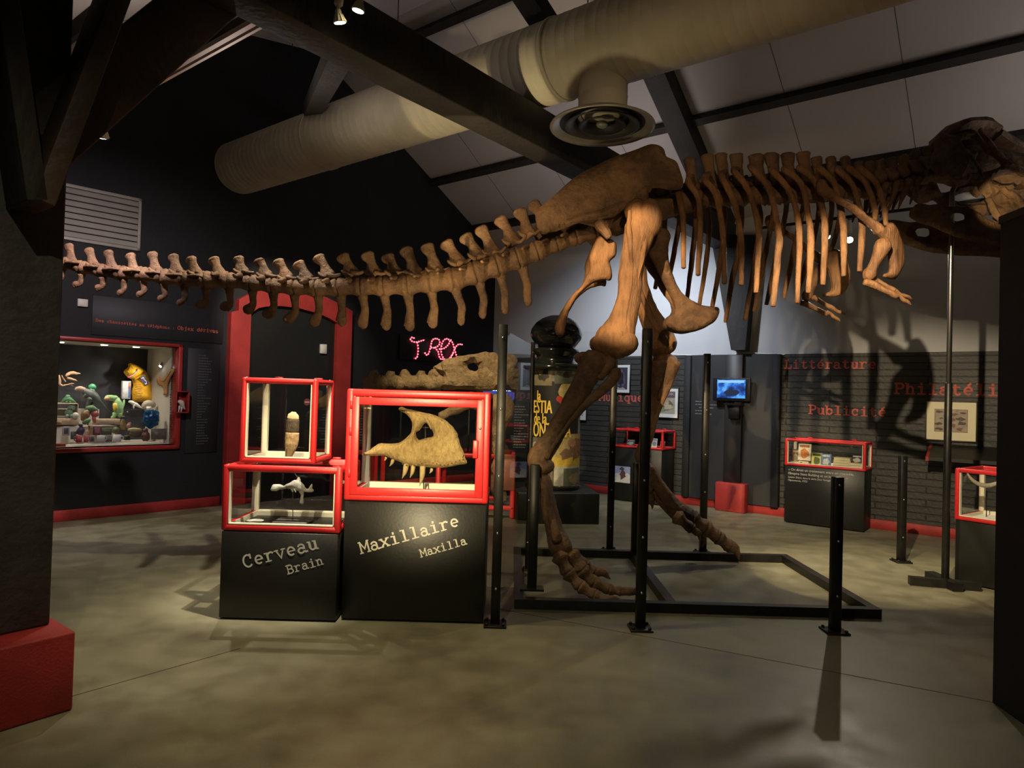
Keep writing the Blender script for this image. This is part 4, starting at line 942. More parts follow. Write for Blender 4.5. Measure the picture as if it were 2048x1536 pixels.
for s in (1, -1):
    for a, b, c, r in (((1958, 262), (1985, 300), (2008, 326), 0.022), ((2008, 326), (2024, 336), (2046, 352), 0.03), ((1965, 372), (1990, 378), (2020, 376), 0.024), ((1975, 400), (1985, 425), (1996, 438), 0.03), ((2000, 378), (2030, 400), (2044, 416), 0.035), ((1940, 315), (1956, 345), (1964, 372), 0.02)):
        pts = [P(*u_, YS - SKY) for u_ in (a, b, c)]
        sk_parts.tube([V((p.x, YS - s * (YS - p.y + 0.02), p.z)) for p in pts], [r * 0.8, r, r * 0.8], 8, 4)
sk_parts.blade([(1885, 300), (1940, 275), (1985, 300), (2060, 315), (2160, 335), (2195, 375), (2120, 385), (2050, 385), (2000, 415), (1960, 370), (1900, 350)], lambda x, y: P(x, y, YS), 0.05, 14, (), 20, 2)
sk_parts.rough(0.012, 8, 33); sk_parts.rough(0.008, 22, 7)
skl = sk_parts.build('skull', tb, sk)
for s in (1, -1):
    for j, x in enumerate(range(2070, 2215, 18)):
        t_ = max(0.0, (x - 1990) / 235.0); w = SKY * (1 - 0.62 * t_); p = P(x, 408, YS - SKY)
        MB().tube([V((p.x, YS - s * w, p.z + 0.02)), V((p.x - 0.005, YS - s * w, p.z - 0.06)), V((p.x - 0.02, YS - s * w, p.z - 0.13))], [0.022, 0.018, 0.003], 8, 3).build('tooth', toothb, skl)
jo = [(1818, 432), (1822, 418), (1836, 407), (1860, 408), (1892, 412), (1930, 412), (1965, 422), (2000, 442), (2060, 452), (2150, 457), (2195, 450), (2205, 462), (2180, 482), (2100, 494), (2020, 490), (1960, 483), (1912, 473), (1870, 457), (1838, 444)]
jh = [[(1906, 427), (1928, 428), (1930, 444), (1908, 444)]]
jaw = MB()
for s in (1, -1):
    def q(x, y):
        p = P(x, y, YS - SKY); t_ = max(0.0, (x - 1900) / 300.0); return V((p.x, YS - s * SKY * (1 - 0.7 * t_), p.z))
    jaw.blade(jo, q, 0.030, 10, jh, 16, 3)
jaw.rough(0.010, 8, 13); jaw.rough(0.005, 26, 3)
jw = jaw.build('lower_jaw', tb, sk)
for s in (1, -1):
    for x in range(2060, 2195, 19):
        t_ = max(0.0, (x - 1900) / 300.0); p = P(x, 456, YS - SKY); w = SKY * (1 - 0.7 * t_)
        MB().tube([V((p.x, YS - s * w, p.z - 0.02)), V((p.x - 0.004, YS - s * w, p.z + 0.05)), V((p.x - 0.015, YS - s * w, p.z + 0.10))], [0.020, 0.016, 0.003], 8, 3).build('tooth', toothb, jw)

# ---- steel carriers on the floor
fx0, fx1, fy0, fy1 = 0.06, 2.72, 4.98, 6.62
sf = thing('support_frame', 'flat black steel frame on the floor under the skeleton feet with two uprights', 'frame', (1.4, 5.8, 0))
for y in (fy0, fy1): MB().bar((fx0, y, 0.035), (fx1, y, 0.035), 0.07, 0.07).build('rail', black_metal, sf)
for x in (fx0 + 0.035, 1.21, fx1 - 0.035): MB().bar((x, fy0 + 0.035, 0.035), (x, fy1 - 0.035, 0.035), 0.07, 0.07).build('crossbar', black_metal, sf)
p = FL(1063, 1197)
up_ = MB().box((p.x - 0.035, p.y - 0.035, 0.07), (p.x + 0.035, p.y + 0.035, 1.02), 0.004, 1); up_.bar((p.x, p.y, 1.0), P(1092, 945, YN), 0.03, 0.03); up_.build('upright', black_metal, sf)
MB().box((p.x - 0.09, p.y - 0.06, 0.07), (p.x + 0.09, p.y + 0.06, 0.085)).build('base_plate', black_metal, sf)
p = FL(1272, 1120); up_ = MB().box((p.x - 0.035, 6.58, 0.07), (p.x + 0.035, 6.65, 0.92), 0.004, 1); up_.bar((p.x, 6.6, 0.9), P(1288, 930, YF), 0.03, 0.03); up_.build('upright', black_metal, sf)
hs = FL(1890, 1172)
st = thing('head_stand', 'tall slim dark steel stand with a cross-shaped foot holding up the skull', 'stand', (hs.x, hs.y, 0))
top = P(1903, 384, hs.y)
MB().tube([(hs.x, hs.y, 0.05), (hs.x, hs.y, 1.75)], 0.030, 14, 1).build('outer_tube', black_metal, st)
MB().tube([(hs.x, hs.y, 1.7), (hs.x, hs.y, top.z), (hs.x + 0.05, hs.y, top.z + 0.12)], 0.021, 14, 1).build('inner_tube', steel, st)
MB().bar((hs.x - 0.30, hs.y + 0.02, 0.035), (hs.x + 0.22, hs.y - 0.12, 0.035), 0.07, 0.07).build('foot', black_metal, st)
MB().bar((hs.x, hs.y - 0.18, 0.036), (hs.x, hs.y + 0.22, 0.036), 0.085, 0.072).build('foot', black_metal, st)
# ---- barrier posts and panes
def post(px, h, label, w=0.062, bw_=0.075, dx=0.0):
    p = FL(*px) + V((dx, 0, 0)); t = thing('barrier_post', label, 'post', (p.x, p.y, 0), 0, None)
    MB().box((-w / 2, -w / 2, 0.012), (w / 2, w / 2, h), 0.002, 1).build('upright', black_metal, t, world=False)
    bp = MB().box((-bw_, -bw_, 0), (bw_, bw_, 0.014), 0.002, 1).build('base_plate', black_metal, t, world=False)
    bl = MB()
    for x in (-bw_ + 0.02, bw_ - 0.02):
        for y in (-bw_ + 0.02, bw_ - 0.02): bl.lathe([(0.011, 0.0), (0.011, 0.012), (0.006, 0.016)], (x, y, 0.014), 6)
    bl.build('bolts', black_metal, bp, world=False)
    for z in [q for q in (0.25, 0.62, 1.0, 1.45, 1.93) if q < h - 0.03]:
        MB().lathe([(0.0, 0), (0.009, 0), (0.008, 0.005), (0, 0.006)], (0, -w / 2, z), 10, Matrix.Rotation(math.radians(90), 3, 'X')).build('screw', steel, t, world=False)
    return p
q1 = post((990, 1250), 2.02, 'tall black glass-barrier post right beside the Maxillaire case')
q2 = post((1280, 1258), 2.02, 'tall black barrier post in front of the skeleton knee')
q3 = post((1669, 1264), 1.05, 'short black post standing alone in the front right')
q4 = post((1802, 1124), 1.05, 'short black post in front of the right-hand brick wall')
q5 = post((1219, 1102), 2.02, 'tall black post behind the near leg, in line with the red wall case')
q6 = post((1405, 1106), 2.02, 'tall black post behind the far foot, left of the television')
q7 = post((1051, 1140), 2.02, 'thin tall black post at the back of the left barrier pane, before the poster column', 0.04, 0.042, 0.012)
def pane(a, b, z0, z1, label):
    a = V((a.x, a.y, 0)); b = V((b.x, b.y, 0)); d = (b - a).normalized()
    o = MB().bar(a + d * 0.04 + UPZ * (z0 + z1) / 2, b - d * 0.04 + UPZ * (z0 + z1) / 2, 0.008, z1 - z0).build('glass_panel', glass_mat('barrier_glass', (0.985, 0.99, 0.985), 0.45)); tag(o, label, 'glass panel')
pane(q1, q2, 0.10, 1.99, 'tall clear glass panel between the two front barrier posts')
pane(q1, q7, 0.10, 1.99, 'clear glass panel running back on the left of the feet')
pane(q5, q6, 0.10, 1.99, 'clear glass panel behind the skeleton between two rear posts')

# ------------------------------------------------------------------ overhead services
duct_m = mat('duct_fabric_paint', (0.56, 0.51, 0.40), 0.6, c2=(0.47, 0.43, 0.33), scale=4, bump=0.12, bscale=30)
Rz2L = Matrix((M, UPZ, L)).transposed()      # local z -> L
DM, DZ, DR = 4.79, 4.44, 0.335
vd = thing('ventilation_duct', 'thick cream spiral ventilation duct hung under the sloping ceiling', 'duct', H(DM, 3.0, DZ))
pf = []; l = -2.6
while l < 8.43:
    pf += [(DR, l), (DR, l + 0.078), (DR + 0.0018, l + 0.084), (DR + 0.0018, l + 0.090)]; l += 0.096
MB().lathe(pf, H(DM, 0, DZ), 40, Rz2L).build('duct_tube', duct_m, vd)
for l in (6.6, 3.3, 0.6):
    MB().lathe([(DR + 0.002, l - 0.02), (DR + 0.010, l - 0.018), (DR + 0.010, l + 0.018), (DR + 0.002, l + 0.02)], H(DM, 0, DZ), 40, Rz2L, close=False).build('band', duct_m, vd)
for l in (7.3, 5.4, 3.05, 1.2): MB().tube([H(DM, l, DZ + DR - 0.01), H(DM, l, cz(DM) - 0.01)], 0.005, 8, 1).build('hanger_rod', black_metal, vd)
bo = H(DM, 2.88, 0)
MB().lathe([(0.2, 3.86), (0.205, 3.88), (0.205, 3.90), (0.2, 3.91), (0.2, 4.0), (0.204, 4.005), (0.2, 4.01), (0.2, 4.22)], bo, 32).build('branch', duct_m, vd)
alu = mat('diffuser_metal', (0.40, 0.37, 0.31), 0.42, metal=0.5, var=0.1)
dfm = MB().lathe([(0.20, 3.87), (0.30, 3.84), (0.425, 3.775), (0.43, 3.765), (0.425, 3.755), (0.40, 3.765), (0.33, 3.80), (0.30, 3.83), (0.17, 3.85)], bo, 48, close=False)
df = dfm.build('diffuser', alu, vd)
inn = mat('diffuser_inside', (0.016, 0.015, 0.014), 0.6)
MB().lathe([(0.20, 3.86), (0.36, 3.80), (0.39, 3.772), (0.35, 3.79), (0.2, 3.84)], bo, 48, close=False).build('back_cone', inn, df)
for r in (0.27, 0.16): MB().lathe([(r + 0.03, 3.775), (r + 0.035, 3.768), (r + 0.02, 3.764), (r - 0.05, 3.805), (r - 0.05, 3.812)], bo, 40, close=False).build('ring', inn if r < 0.2 else mat('diffuser_ring', (0.045, 0.042, 0.038), 0.5), df)
MB().ball(bo + UPZ * 3.785, (0.05, 0.05, 0.03)).build('centre_cap', mat('cap_grey', (0.20, 0.21, 0.18), 0.4), df)

copper = mat('copper_track', (0.17, 0.10, 0.065), 0.5, metal=0.3)
tk = thing('lighting_track', 'double copper brown lighting track running along the hall above the showcases', 'track', H(2.41, 3.5, 3.9))
MB().bar(H(2.39, 0.8, 3.93), H(2.39, 5.6, 3.93), 0.035, 0.035, side=M).build('rail', copper, tk)
MB().bar(H(2.47, 0.8, 3.955), H(2.47, 5.6, 3.955), 0.022, 0.03, side=M).build('rail', copper, tk)
for l in (1.2, 4.9): MB().tube([H(2.41, l, 3.95), H(2.41, l, cz(2.41))], 0.006, 8, 1).build('rod', black_metal, tk)

lamp_white = mat('lamp_white', (0.70, 0.66, 0.52), 0.4)
def spot_lamp(name, label, bulb, aim, top, stem_m=lamp_white, glow=(1, 0.82, 0.5), s=1.0, group=None, strength=25):
    """track lamp: adaptor, stem, finned reflector bulb with a glowing face"""
    bulb = V(bulb); d = (V(aim) - bulb).normalized(); T = d.to_track_quat('Z', 'Y').to_matrix()
    t = thing(name, label, 'spot lamp', bulb, 0, group)
    back = bulb - d * 0.075 * s
    MB().lathe([(0.012 * s, 0), (0.018 * s, 0.005 * s), (0.020 * s, 0.03 * s), (0.034 * s, 0.062 * s), (0.036 * s, 0.074 * s)], back, 20, T).build('bulb', lamp_white, t)
    for k in range(12):
        a = k * math.pi / 6; p = V((math.cos(a), math.sin(a), 0))
        MB().bar(back + T @ (p * 0.021 * s + V((0, 0, 0.03 * s))), back + T @ (p * 0.038 * s + V((0, 0, 0.072 * s))), 0.004 * s, 0.006 * s).build('fin', lamp_white, t)
    MB().lathe([(0.0, 0.0715 * s), (0.033 * s, 0.0715 * s), (0.033 * s, 0.0755 * s), (0.0, 0.0775 * s)], back, 20, T).build('face', emit(name + '_glow' + str(round(glow[2], 2)), glow, strength), t)
    up_ = V(top)
    MB().tube([back + d * 0.004, back.lerp(up_, 0.25)], 0.012 * s, 10, 1).build('socket', lamp_white, t)
    MB().tube([back.lerp(up_, 0.22), back.lerp(up_, 0.85)], 0.026 * s, 12, 1).build('housing', stem_m, t)
    MB().bar(back.lerp(up_, 0.84), up_, 0.03 * s, 0.03 * s).build('adaptor', black_metal, t)
    return t
b1 = PP(680, 46, M * 2.47, M); b2 = PP(716, 22, M * 2.50, M)
spot_lamp('spot_lamp', 'lit cream spot lamp hanging lowest from the track at the top of the picture', b1, (-0.65, 4.75, 1.0), (b1.x + 0.0, b1.y, 3.92))
spot_lamp('spot_lamp', 'lit grey spot lamp just right of the cream one under the tie beam', b2, (-1.5, 4.2, 1.0), (b2.x, b2.y + 0.02, 3.94), mat('lamp_grey', (0.25, 0.24, 0.22), 0.4))
b3 = P(204, 274, 5.2)
spot_lamp('spot_lamp', 'cold white spot lamp shining behind the brown brace on the left', b3, b3 + V((-0.35, 0.45, -0.8)), (b3.x + 0.1, b3.y + 0.05, b3.z + 0.35), black_metal, (0.9, 0.93, 1.0), 1.25, strength=60)
b4 = P(1699, 480, 8.0); b5 = P(1654, 474, 8.05)
spot_lamp('spot_lamp', 'cream spot lamp between the ribs in front of the long right wall', b4, (2.2, 4.2, 0), (b4.x, b4.y, b4.z + 0.26), lamp_white, (1, 0.92, 0.75), 1.15, strength=40)
spot_lamp('spot_lamp', 'dark spot lamp seen just left of the cream lamp through the ribs', b5, (3.4, 5.0, 0), (b5.x - 0.06, b5.y, b5.z + 0.2), black_metal, (1, 0.95, 0.85), 1.1, strength=40)
wt = MB().bar(V((b4.x, b4.y, b4.z + 0.275)) + L * 1.1, V((b4.x, b4.y, b4.z + 0.275)) - L * 1.6, 0.035, 0.03).build('lighting_track', black_metal)
tag(wt, 'thin black lighting track in front of the upper right wall', 'track')

# ------------------------------------------------------------------ gable wall
vm = mat('vent_paint', (0.36, 0.35, 0.29), 0.5, var=0.15, scale=4)
vt = thing('louvre_vent', 'large grey louvred vent grille high on the dark left wall', 'vent', G(0.38, -0.02, 3.13), RZ_G)
va0, va1, vz0, vz1 = -0.28, 0.80, 3.13, 3.755
fm = MB()
for lo, hi in (((va0, -0.035, vz0), (va1, 0, vz0 + 0.035)), ((va0, -0.035, vz1 - 0.035), (va1, 0, vz1)), ((va0, -0.035, vz0), (va0 + 0.03, 0, vz1)), ((va1 - 0.03, -0.035, vz0), (va1, 0, vz1))): fm.box(lo, hi, 0.003, 1, TG)
fm.build('frame', vm, vt)
n_ = 8; sh_ = (vz1 - vz0 - 0.07) / n_
for i in range(n_):
    z = vz0 + 0.035 + sh_ * i
    T = TG @ Matrix.Translation((0, -0.018, z + sh_ * 0.5)) @ Matrix.Rotation(math.radians(-32), 4, 'X')
    MB().box((va0 + 0.03, -0.004, -sh_ * 0.52), (va1 - 0.03, 0.004, sh_ * 0.52), 0, 1, T).build('slat', vm, vt)
MB().box((va0 + 0.02, -0.004, vz0 + 0.02), (va1 - 0.02, -0.001, vz1 - 0.02), 0, 1, TG).build('backing', mat('vent_dark', (0.02, 0.02, 0.02), 0.8), vt)
def small_box(px, w, h, d, label, dd=0.0):
    p = PG(*px, dd); a = (p - GA).dot(GD)
    t = thing('junction_box', label, 'wall box', G(a, dd, p.z), RZ_G)
    MB().box((-w / 2, -d, -h / 2), (w / 2, 0, h / 2), 0.006, 2).build('body', white_plastic, t, world=False)
    MB().box((-w / 2 + 0.01, -d - 0.003, -h / 2 + 0.01), (w / 2 - 0.01, -d + 0.002, h / 2 - 0.01), 0.002, 1).build('cover', white_plastic, t, world=False)
small_box((164, 606), 0.10, 0.085, 0.04, 'small pale square box on the dark wall under the tail end')
small_box((645, 698), 0.10, 0.135, 0.04, 'small white rectangular box high on the dark door leaf', -0.04)
# raised header and text boards
hb = MB().box((0.33, -0.012, 2.10), (1.83, -0.001, 2.55), 0.002, 1, TG); tag(hb.build('header_board', mat('board_bluish', (0.020, 0.021, 0.024), 0.6)), 'dark board above the display window with a red line of lettering', 'sign board')
hbo = bpy.data.objects['header_board']
def wall_word(word, pa, pb, weight, m, parent, d=-0.016, fnp=PG):
    a, b = PG(*pa, d), PG(*pb, d); ex = (b - a); ln = ex.length; ex.normalize(); ez = UPZ - ex * ex.dot(UPZ); ez.normalize()
    size = ln / (0.62 * len(word) - 0.06); mb = MB(); letter_strokes(mb, word, size, lambda x, y: a + ex * x + ez * y, weight, 0.01); mb.build('lettering', m, parent, 'red line ' + word.split()[0])
wall_word('Des chaussettes au téléphone :', (191, 643), (349, 659), 0.12, lett_red, hbo)
wall_word('Objex dérivus', (355, 659), (436, 666), 0.12, lett_red, hbo)
tbo = MB().box((1.40, -0.012, 0.70), (1.80, -0.001, 2.02), 0.002, 1, TG).build('text_board', MATS['board_bluish']); tag(tbo, 'narrow dark board of small grey text right of the display window', 'sign board')
mb = MB(); rnd = random.Random(3)
for i in range(34):
    z = 1.93 - i * 0.034; x = 1.535; wl_ = rnd.uniform(0.06, 0.17)
    while wl_ > 0.01:
        q = min(wl_, rnd.uniform(0.012, 0.035)); mb.box((x, -0.0135, z), (x + q, -0.0125, z + 0.011), 0, 1, TG); x += q + 0.006; wl_ -= q + 0.006
mb.build('small_text', mat('faint_text', (0.10, 0.10, 0.10), 0.8), tbo)
# glowing sign
tt = thing('light_sign', 'red glowing light-rope sign reading T REX on a black board', 'sign', PG(868, 700, -0.04), RZ_G)
def zs(x, y): return PG(700 + x / 2.926, 560 + y / 2.926, -0.055)
c_ = (PG(868, 698, -0.02) - GA).dot(GD)
MB().box((c_ - 0.72, -0.035, 2.06), (c_ + 0.62, -0.012, 2.47), 0.004, 1, TG).build('board', black_board, tt)
strokes = [[(372, 340), (360, 336), (352, 346), (360, 358), (385, 364), (412, 357), (437, 350)], [(392, 366), (397, 400), (394, 440), (386, 457), (374, 458)],
           [(437, 428), (450, 440), (462, 420), (471, 385), (480, 352), (502, 343), (522, 354), (519, 380), (495, 396), (473, 396)], [(495, 396), (514, 420), (520, 448), (532, 464), (548, 460)],
           [(522, 404), (548, 400), (572, 380), (582, 357), (564, 344), (543, 358), (531, 398), (536, 440), (556, 467), (580, 458), (600, 430)],
           [(588, 352), (600, 372), (610, 408), (620, 440), (628, 460)], [(653, 378), (632, 377), (613, 398), (600, 430), (583, 462), (562, 466)]]
for s_ in strokes:
    MB().tube([zs(*p) for p in s_], 0.009, 8, 5, ref=tuple(GN)).build('light_rope', emit('rope_red', (1.0, 0.02, 0.06), 0.8), tt)
bd = MB()
for s_ in strokes:
    q = [zs(*p) for p in crom(s_, 12)]; run = 0.0; last = q[0]
    for i, p in enumerate(q):
        run += (p - last).length; last = p
        if i == 0 or run > 0.042: bd.ball(p - GN * 0.010, 0.0135, 8, 6); run = 0.0
bd.build('bulbs', emit('bead_pink', (1.0, 0.20, 0.26), 2.6), tt)

# ------------------------------------------------------------------ long right wall
def on_r(x, z, d=-0.024): return H(MW + d, -x, z)
def r_word(word, pa, pb, weight, m, parent, label, d=-0.024):
    a, b = PR(*pa, MW + d), PR(*pb, MW + d); b.z = (a.z + b.z) / 2; a.z = b.z; ex = (b - a); ln = ex.length; ex.normalize()
    size = ln / (0.62 * len(word) - 0.06); mb = MB(); letter_strokes(mb, word, size, lambda x, y: a + ex * x + UPZ * y, weight, 0.01); mb.build('lettering', m, parent, label)
r_word('Musique', (1198, 803), (1286, 801), 0.12, lett_red, wl, 'faded red painted word Musique')
r_word('Littérature', (1569, 738), (1752, 735), 0.12, lett_red, wl, 'red painted word Littérature')
r_word('Publicité', (1617, 829), (1772, 831), 0.12, lett_red, wl, 'red painted word Publicité')
e1 = PR(1788, 787, MW - 0.024); e2 = PR(1996, 787, MW - 0.024); ln = (e2 - e1).length
size = ln / (0.62 * 9.0 - 0.06); mb = MB(); letter_strokes(mb, 'Philatélie', size, lambda x, y: e1 - L * x + UPZ * (y), 0.12, 0.01); mb.build('lettering', lett_red, wl, 'red painted word Philatélie')
# cable along the top of the dark band
cb_ = MB().tube([PR(x, y, MW - 0.03) for x, y in ((1335, 708), (1400, 711), (1455, 711), (1490, 706), (1560, 709), (1570, 708))], 0.008, 8, 3).build('cable', white_plastic); tag(cb_, 'pale cable lying along the top of the dark wall band', 'cable')

def framed(name, label, x0, x1, z0, z1, art, mat_w=0.05, frame_m=black_board, d=-0.03, fw_=0.014, cat='picture', mount=None):
    """framed picture on the right wall: x is -l"""
    t = thing(name, label, cat, H(MW + d, -(x0 + x1) / 2, z0), RZ_R)
    Tt = TR @ Matrix.Translation((0, MW, 0))
    f = MB()
    for lo, hi in (((x0, d - 0.02, z0), (x1, d, z0 + fw_)), ((x0, d - 0.02, z1 - fw_), (x1, d, z1)), ((x0, d - 0.02, z0), (x0 + fw_, d, z1)), ((x1 - fw_, d - 0.02, z0), (x1, d, z1))): f.box(lo, hi, 0.002, 1, Tt)
    f.build('frame', frame_m, t)
    MB().box((x0 + fw_, d - 0.012, z0 + fw_), (x1 - fw_, d - 0.002, z1 - fw_), 0, 1, Tt).build('mount', mount or mat('mount_white', (0.68, 0.67, 0.64), 0.7), t)
    def fn(u, v, k=0): return H(MW + d - 0.0125 - 0.0008 * k, -(x0 + mat_w + u * (x1 - x0 - 2 * mat_w)), z0 + mat_w * 1.15 + v * (z1 - z0 - 2.2 * mat_w))
    art(t, fn); return t
def art(layers, text=None):
    """layers: (polygon, colour); drawn one above the other as thin printed areas"""
    def go(t, fn):
        cols = []; mb = MB()
        for k, (poly, c) in enumerate(layers):
            mb.cur = k; mb.flat(poly, lambda u, v, k=k: fn(u, v, k))
            cols.append(mat('ink_%d_%d_%d' % tuple(int(999 * q) for q in c), tuple(c), 0.6, var=0.3, scale=25))
        if text:
            mb.cur = len(cols); k = len(cols)
            s, sz, u0, v0, c, asp = text; put_text(mb, s, sz, lambda x, y: fn(u0 + x, v0 + y * asp, k + 1)); cols.append(mat('ink_%d_%d_%d' % tuple(int(999 * q) for q in c), tuple(c), 0.6))
        mb.build('print', cols, t)
    return go
SQ = [(0, 0), (1, 0), (1, 1), (0, 1)]
def blob(cx, cy, rx, ry, n=14, seed=1, j=0.25):
    r = random.Random(seed); return [(cx + rx * math.cos(2 * math.pi * i / n) * (1 + r.uniform(-j, j)), cy + ry * math.sin(2 * math.pi * i / n) * (1 + r.uniform(-j, j))) for i in range(n)]
a1 = art([(SQ, (0.05, 0.045, 0.07)), (blob(.5, .5, .34, .4, 16, 3), (0.14, 0.09, 0.16)), (blob(.5, .45, .2, .35, 16, 5, .4), (0.02, 0.018, 0.025)), ([(.1, 0.02), (.9, 0.02), (.7, .1), (.5, .06), (.3, .11)], (0.45, 0.42, 0.40))])
framed('framed_print', 'white mounted dark purple print in a black frame above the word Musique', -5.47, -5.11, 1.615, 2.085, a1, 0.055)
a2 = art([(SQ, (0.42, 0.36, 0.27)), ([(0, .72), (1, .72), (1, 1), (0, 1)], (0.12, 0.09, 0.12)), (blob(.5, .42, .42, .26, 16, 9), (0.16, 0.12, 0.09)), (blob(.52, .55, .2, .2, 14, 4), (0.45, 0.36, 0.24)), (blob(.35, .2, .2, .1, 12, 6), (0.22, 0.26, 0.14)), (blob(.7, .3, .22, .12, 12, 2), (0.55, 0.47, 0.33))], ('TUROK', 0.27, 0.05, 0.83, (0.50, 0.44, 0.33), 0.62))
framed('framed_print', 'white mounted comic cover print in a black frame above the far red wall case', -4.74, -4.295, 1.255, 1.725, a2, 0.06)
a3 = art([(SQ, (0.5, 0.45, 0.42)), (blob(.6, .4, .3, .3, 14, 8), (0.35, 0.12, 0.10))])
e = PR(1176, 842)
framed('framed_print', 'small white mounted print half hidden behind the near shin bone', e.dot(L) * -1 - 0.36, e.dot(L) * -1, e.z, e.z + 0.4, a3, 0.07)
# stamp sheet
dk = (0.11, 0.08, 0.06)
lay = [([(-.02, -.02), (1.02, -.02), (1.02, 1.02), (-.02, 1.02)], (0.28, 0.14, 0.09)), (SQ, (0.40, 0.34, 0.27))]
for i, (x, y, s) in enumerate(((.12, .88, .1), (.42, .86, .06), (.6, .8, .1), (.84, .86, .1), (.2, .6, .06), (.52, .55, .12), (.8, .6, .13), (.12, .35, .1), (.56, .3, .12), (.82, .4, .14), (.16, .12, .1), (.8, .15, .12), (.46, .1, .08))):
    lay.append((blob(x, y, s, s * 0.55, 9, i + 20, 0.6), (0.25, 0.11, 0.07) if i % 3 == 2 else dk))
framed('framed_stamps', 'cream mounted sheet of little drawings in a thin dark frame under Philatélie', -1.12, -0.60, 1.14, 1.62, art(lay), 0.10, mat('thin_dark_frame', (0.05, 0.04, 0.03), 0.5), mount=mat('mount_cream', (0.72, 0.66, 0.46), 0.7), cat='framed sheet')
# television
tv = thing('television', 'small black television with a lit blue picture on the dark wall boards', 'television', H(9.45, 3.45, 1.56), RZ_R)
Tt = TR
MB().box((-3.72, 9.42, 1.545), (-3.19, 9.47, 1.872), 0.008, 2, Tt).build('housing', mat('tv_black', (0.012, 0.012, 0.014), 0.3), tv)
def screen_mat():
    m, nt, b = nodes_of('tv_picture'); N = nt.nodes.new; K = nt.links.new
    tc = N('ShaderNodeTexCoord'); n = N('ShaderNodeTexNoise'); n.inputs['Scale'].default_value = 9; n.inputs['Detail'].default_value = 3; K(tc.outputs['Object'], n.inputs['Vector'])
    r = N('ShaderNodeValToRGB'); e = r.color_ramp.elements; e[0].position = 0.36; e[0].color = (0.004, 0.02, 0.10, 1); e[1].position = 0.62; e[1].color = (0.10, 0.38, 0.9, 1)
    q = e.new(0.5); q.color = (0.01, 0.10, 0.50, 1)
    K(n.outputs[0], r.inputs[0]); b.inputs['Base Color'].default_value = (0, 0, 0, 1); K(r.outputs[0], b.inputs['Emission Color']); b.inputs['Emission Strength'].default_value = 1.1
    return m
sc_ = MB().box((-3.655, 9.412, 1.585), (-3.255, 9.4195, 1.845), 0, 1, Tt).build('screen', screen_mat(), tv)
mb = MB(); mb.box((-3.64, 9.409, 1.80), (-3.27, 9.4115, 1.835), 0, 1, Tt); mb.build('caption_bar', emit('tv_light', (0.30, 0.62, 1.0), 1.0), tv)
mb = MB(); mb.prism(blob(-3.45, 1.655, 0.11, 0.05, 14, 5), lambda u, v, d: H(d, -u, v), 9.4095, 9.4115); mb.build('dark_shape', emit('tv_dark', (0.012, 0.02, 0.05), 1.0), tv)
br_ = MB().bar(H(9.45, 3.53, 1.50), H(9.45, 3.30, 1.50), 0.16, 0.03, side=M); br_.bar(H(9.47, 3.45, 1.50), H(9.47, 3.45, 1.56), 0.06, 0.03); br_.box((-3.48, 9.40, 1.30), (-3.33, 9.53, 1.485), 0.004, 1, Tt)
br_.build('bracket', black_metal, tv)
mb = MB(); rnd = random.Random(8)
for i in range(5):
    x = -4.02 + (0.06 if i in (2,) else 0); z = 1.52 - i * 0.045; w_ = rnd.uniform(0.2, 0.33)
    while w_ > 0.02:
        q = min(w_, rnd.uniform(0.02, 0.06)); mb.box((x, MW - 0.0775, z), (x + q, MW - 0.076, z + 0.012), 0, 1, TR); x += q + 0.01; w_ -= q + 0.01
mb.build('small_text', lett_grey, bpy.data.objects['trim_9'])

# wall showcases with their plinths
pl1 = plinth('case_plinth', 'black plinth with a pale quotation under the showcase of books', H(9.14, 2.62, 0), RZ_R, 0.93, 0.40, 0.735)
c1 = red_case('red_showcase', 'red wall showcase full of old books in front of the brick wall', H(9.13, 2.63, 0.735), RZ_R, 0.95, 0.42, 0.735, 1.085, 0.036, liner=True)
mb = MB()
for i, (s, z, sz) in enumerate((('« On dirait un croisement entre un crocodile,', 0.675, 0.0415), ("l'Empire State Building et un kangourou. »", 0.625, 0.0415), ('Lester Dent, dans la série Doc Savage au pays de', 0.580, 0.033), ("l'épouvante, 1933", 0.540, 0.033))):
    put_text(mb, s, sz, lambda x, y, z=z: H(9.1385, 2.62 - 0.04 - x, z + y))
mb.build('lettering', lett_cream, pl1)
pl2 = plinth('case_plinth', 'black plinth with a small blue dinosaur poster under the far wall showcase', H(9.12, 5.14, 0), RZ_R, 0.80, 0.42, 0.80)
c2 = red_case('red_showcase', 'flat red wall showcase below the word Musique at the back', H(9.11, 5.15, 0.80), RZ_R, 0.83, 0.44, 0.80, 1.085, 0.036, liner=False)
pa, pb = PR(1229, 931, 9.118), PR(1260, 967, 9.118); xa, xb = -pa.dot(L), -pb.dot(L)
fnp = lambda u, v, k=0: H(9.116 - 0.0006 * k, -(xa + u * (xb - xa)), pb.z + v * (pa.z - pb.z))
mb = MB(); cols = []
for k, (poly, c) in enumerate(((SQ, (0.30, 0.36, 0.55)), ([(0, 0), (1, 0), (1, .5), (.8, .62), (.6, .5), (.3, .6), (0, .5)], (0.62, 0.62, 0.62)), (blob(.52, .5, .2, .3, 12, 7, .4), (0.10, 0.05, 0.06)), (blob(.5, .85, .14, .1, 10, 3), (0.05, 0.06, 0.07)))):
    mb.cur = k; mb.flat(poly, lambda u, v, k=k: fnp(u, v, k)); cols.append(mat('poster_ink_%d' % k, c, 0.5, var=0.2, scale=30))
mb.cur = 4; put_text(mb, 'T.REX', 0.26, lambda x, y: fnp(0.08 + x, 0.06 + y * 0.8, 5)); cols.append(mat('poster_ink_white', (0.7, 0.7, 0.7), 0.5))
mb.build('poster', cols, pl2)
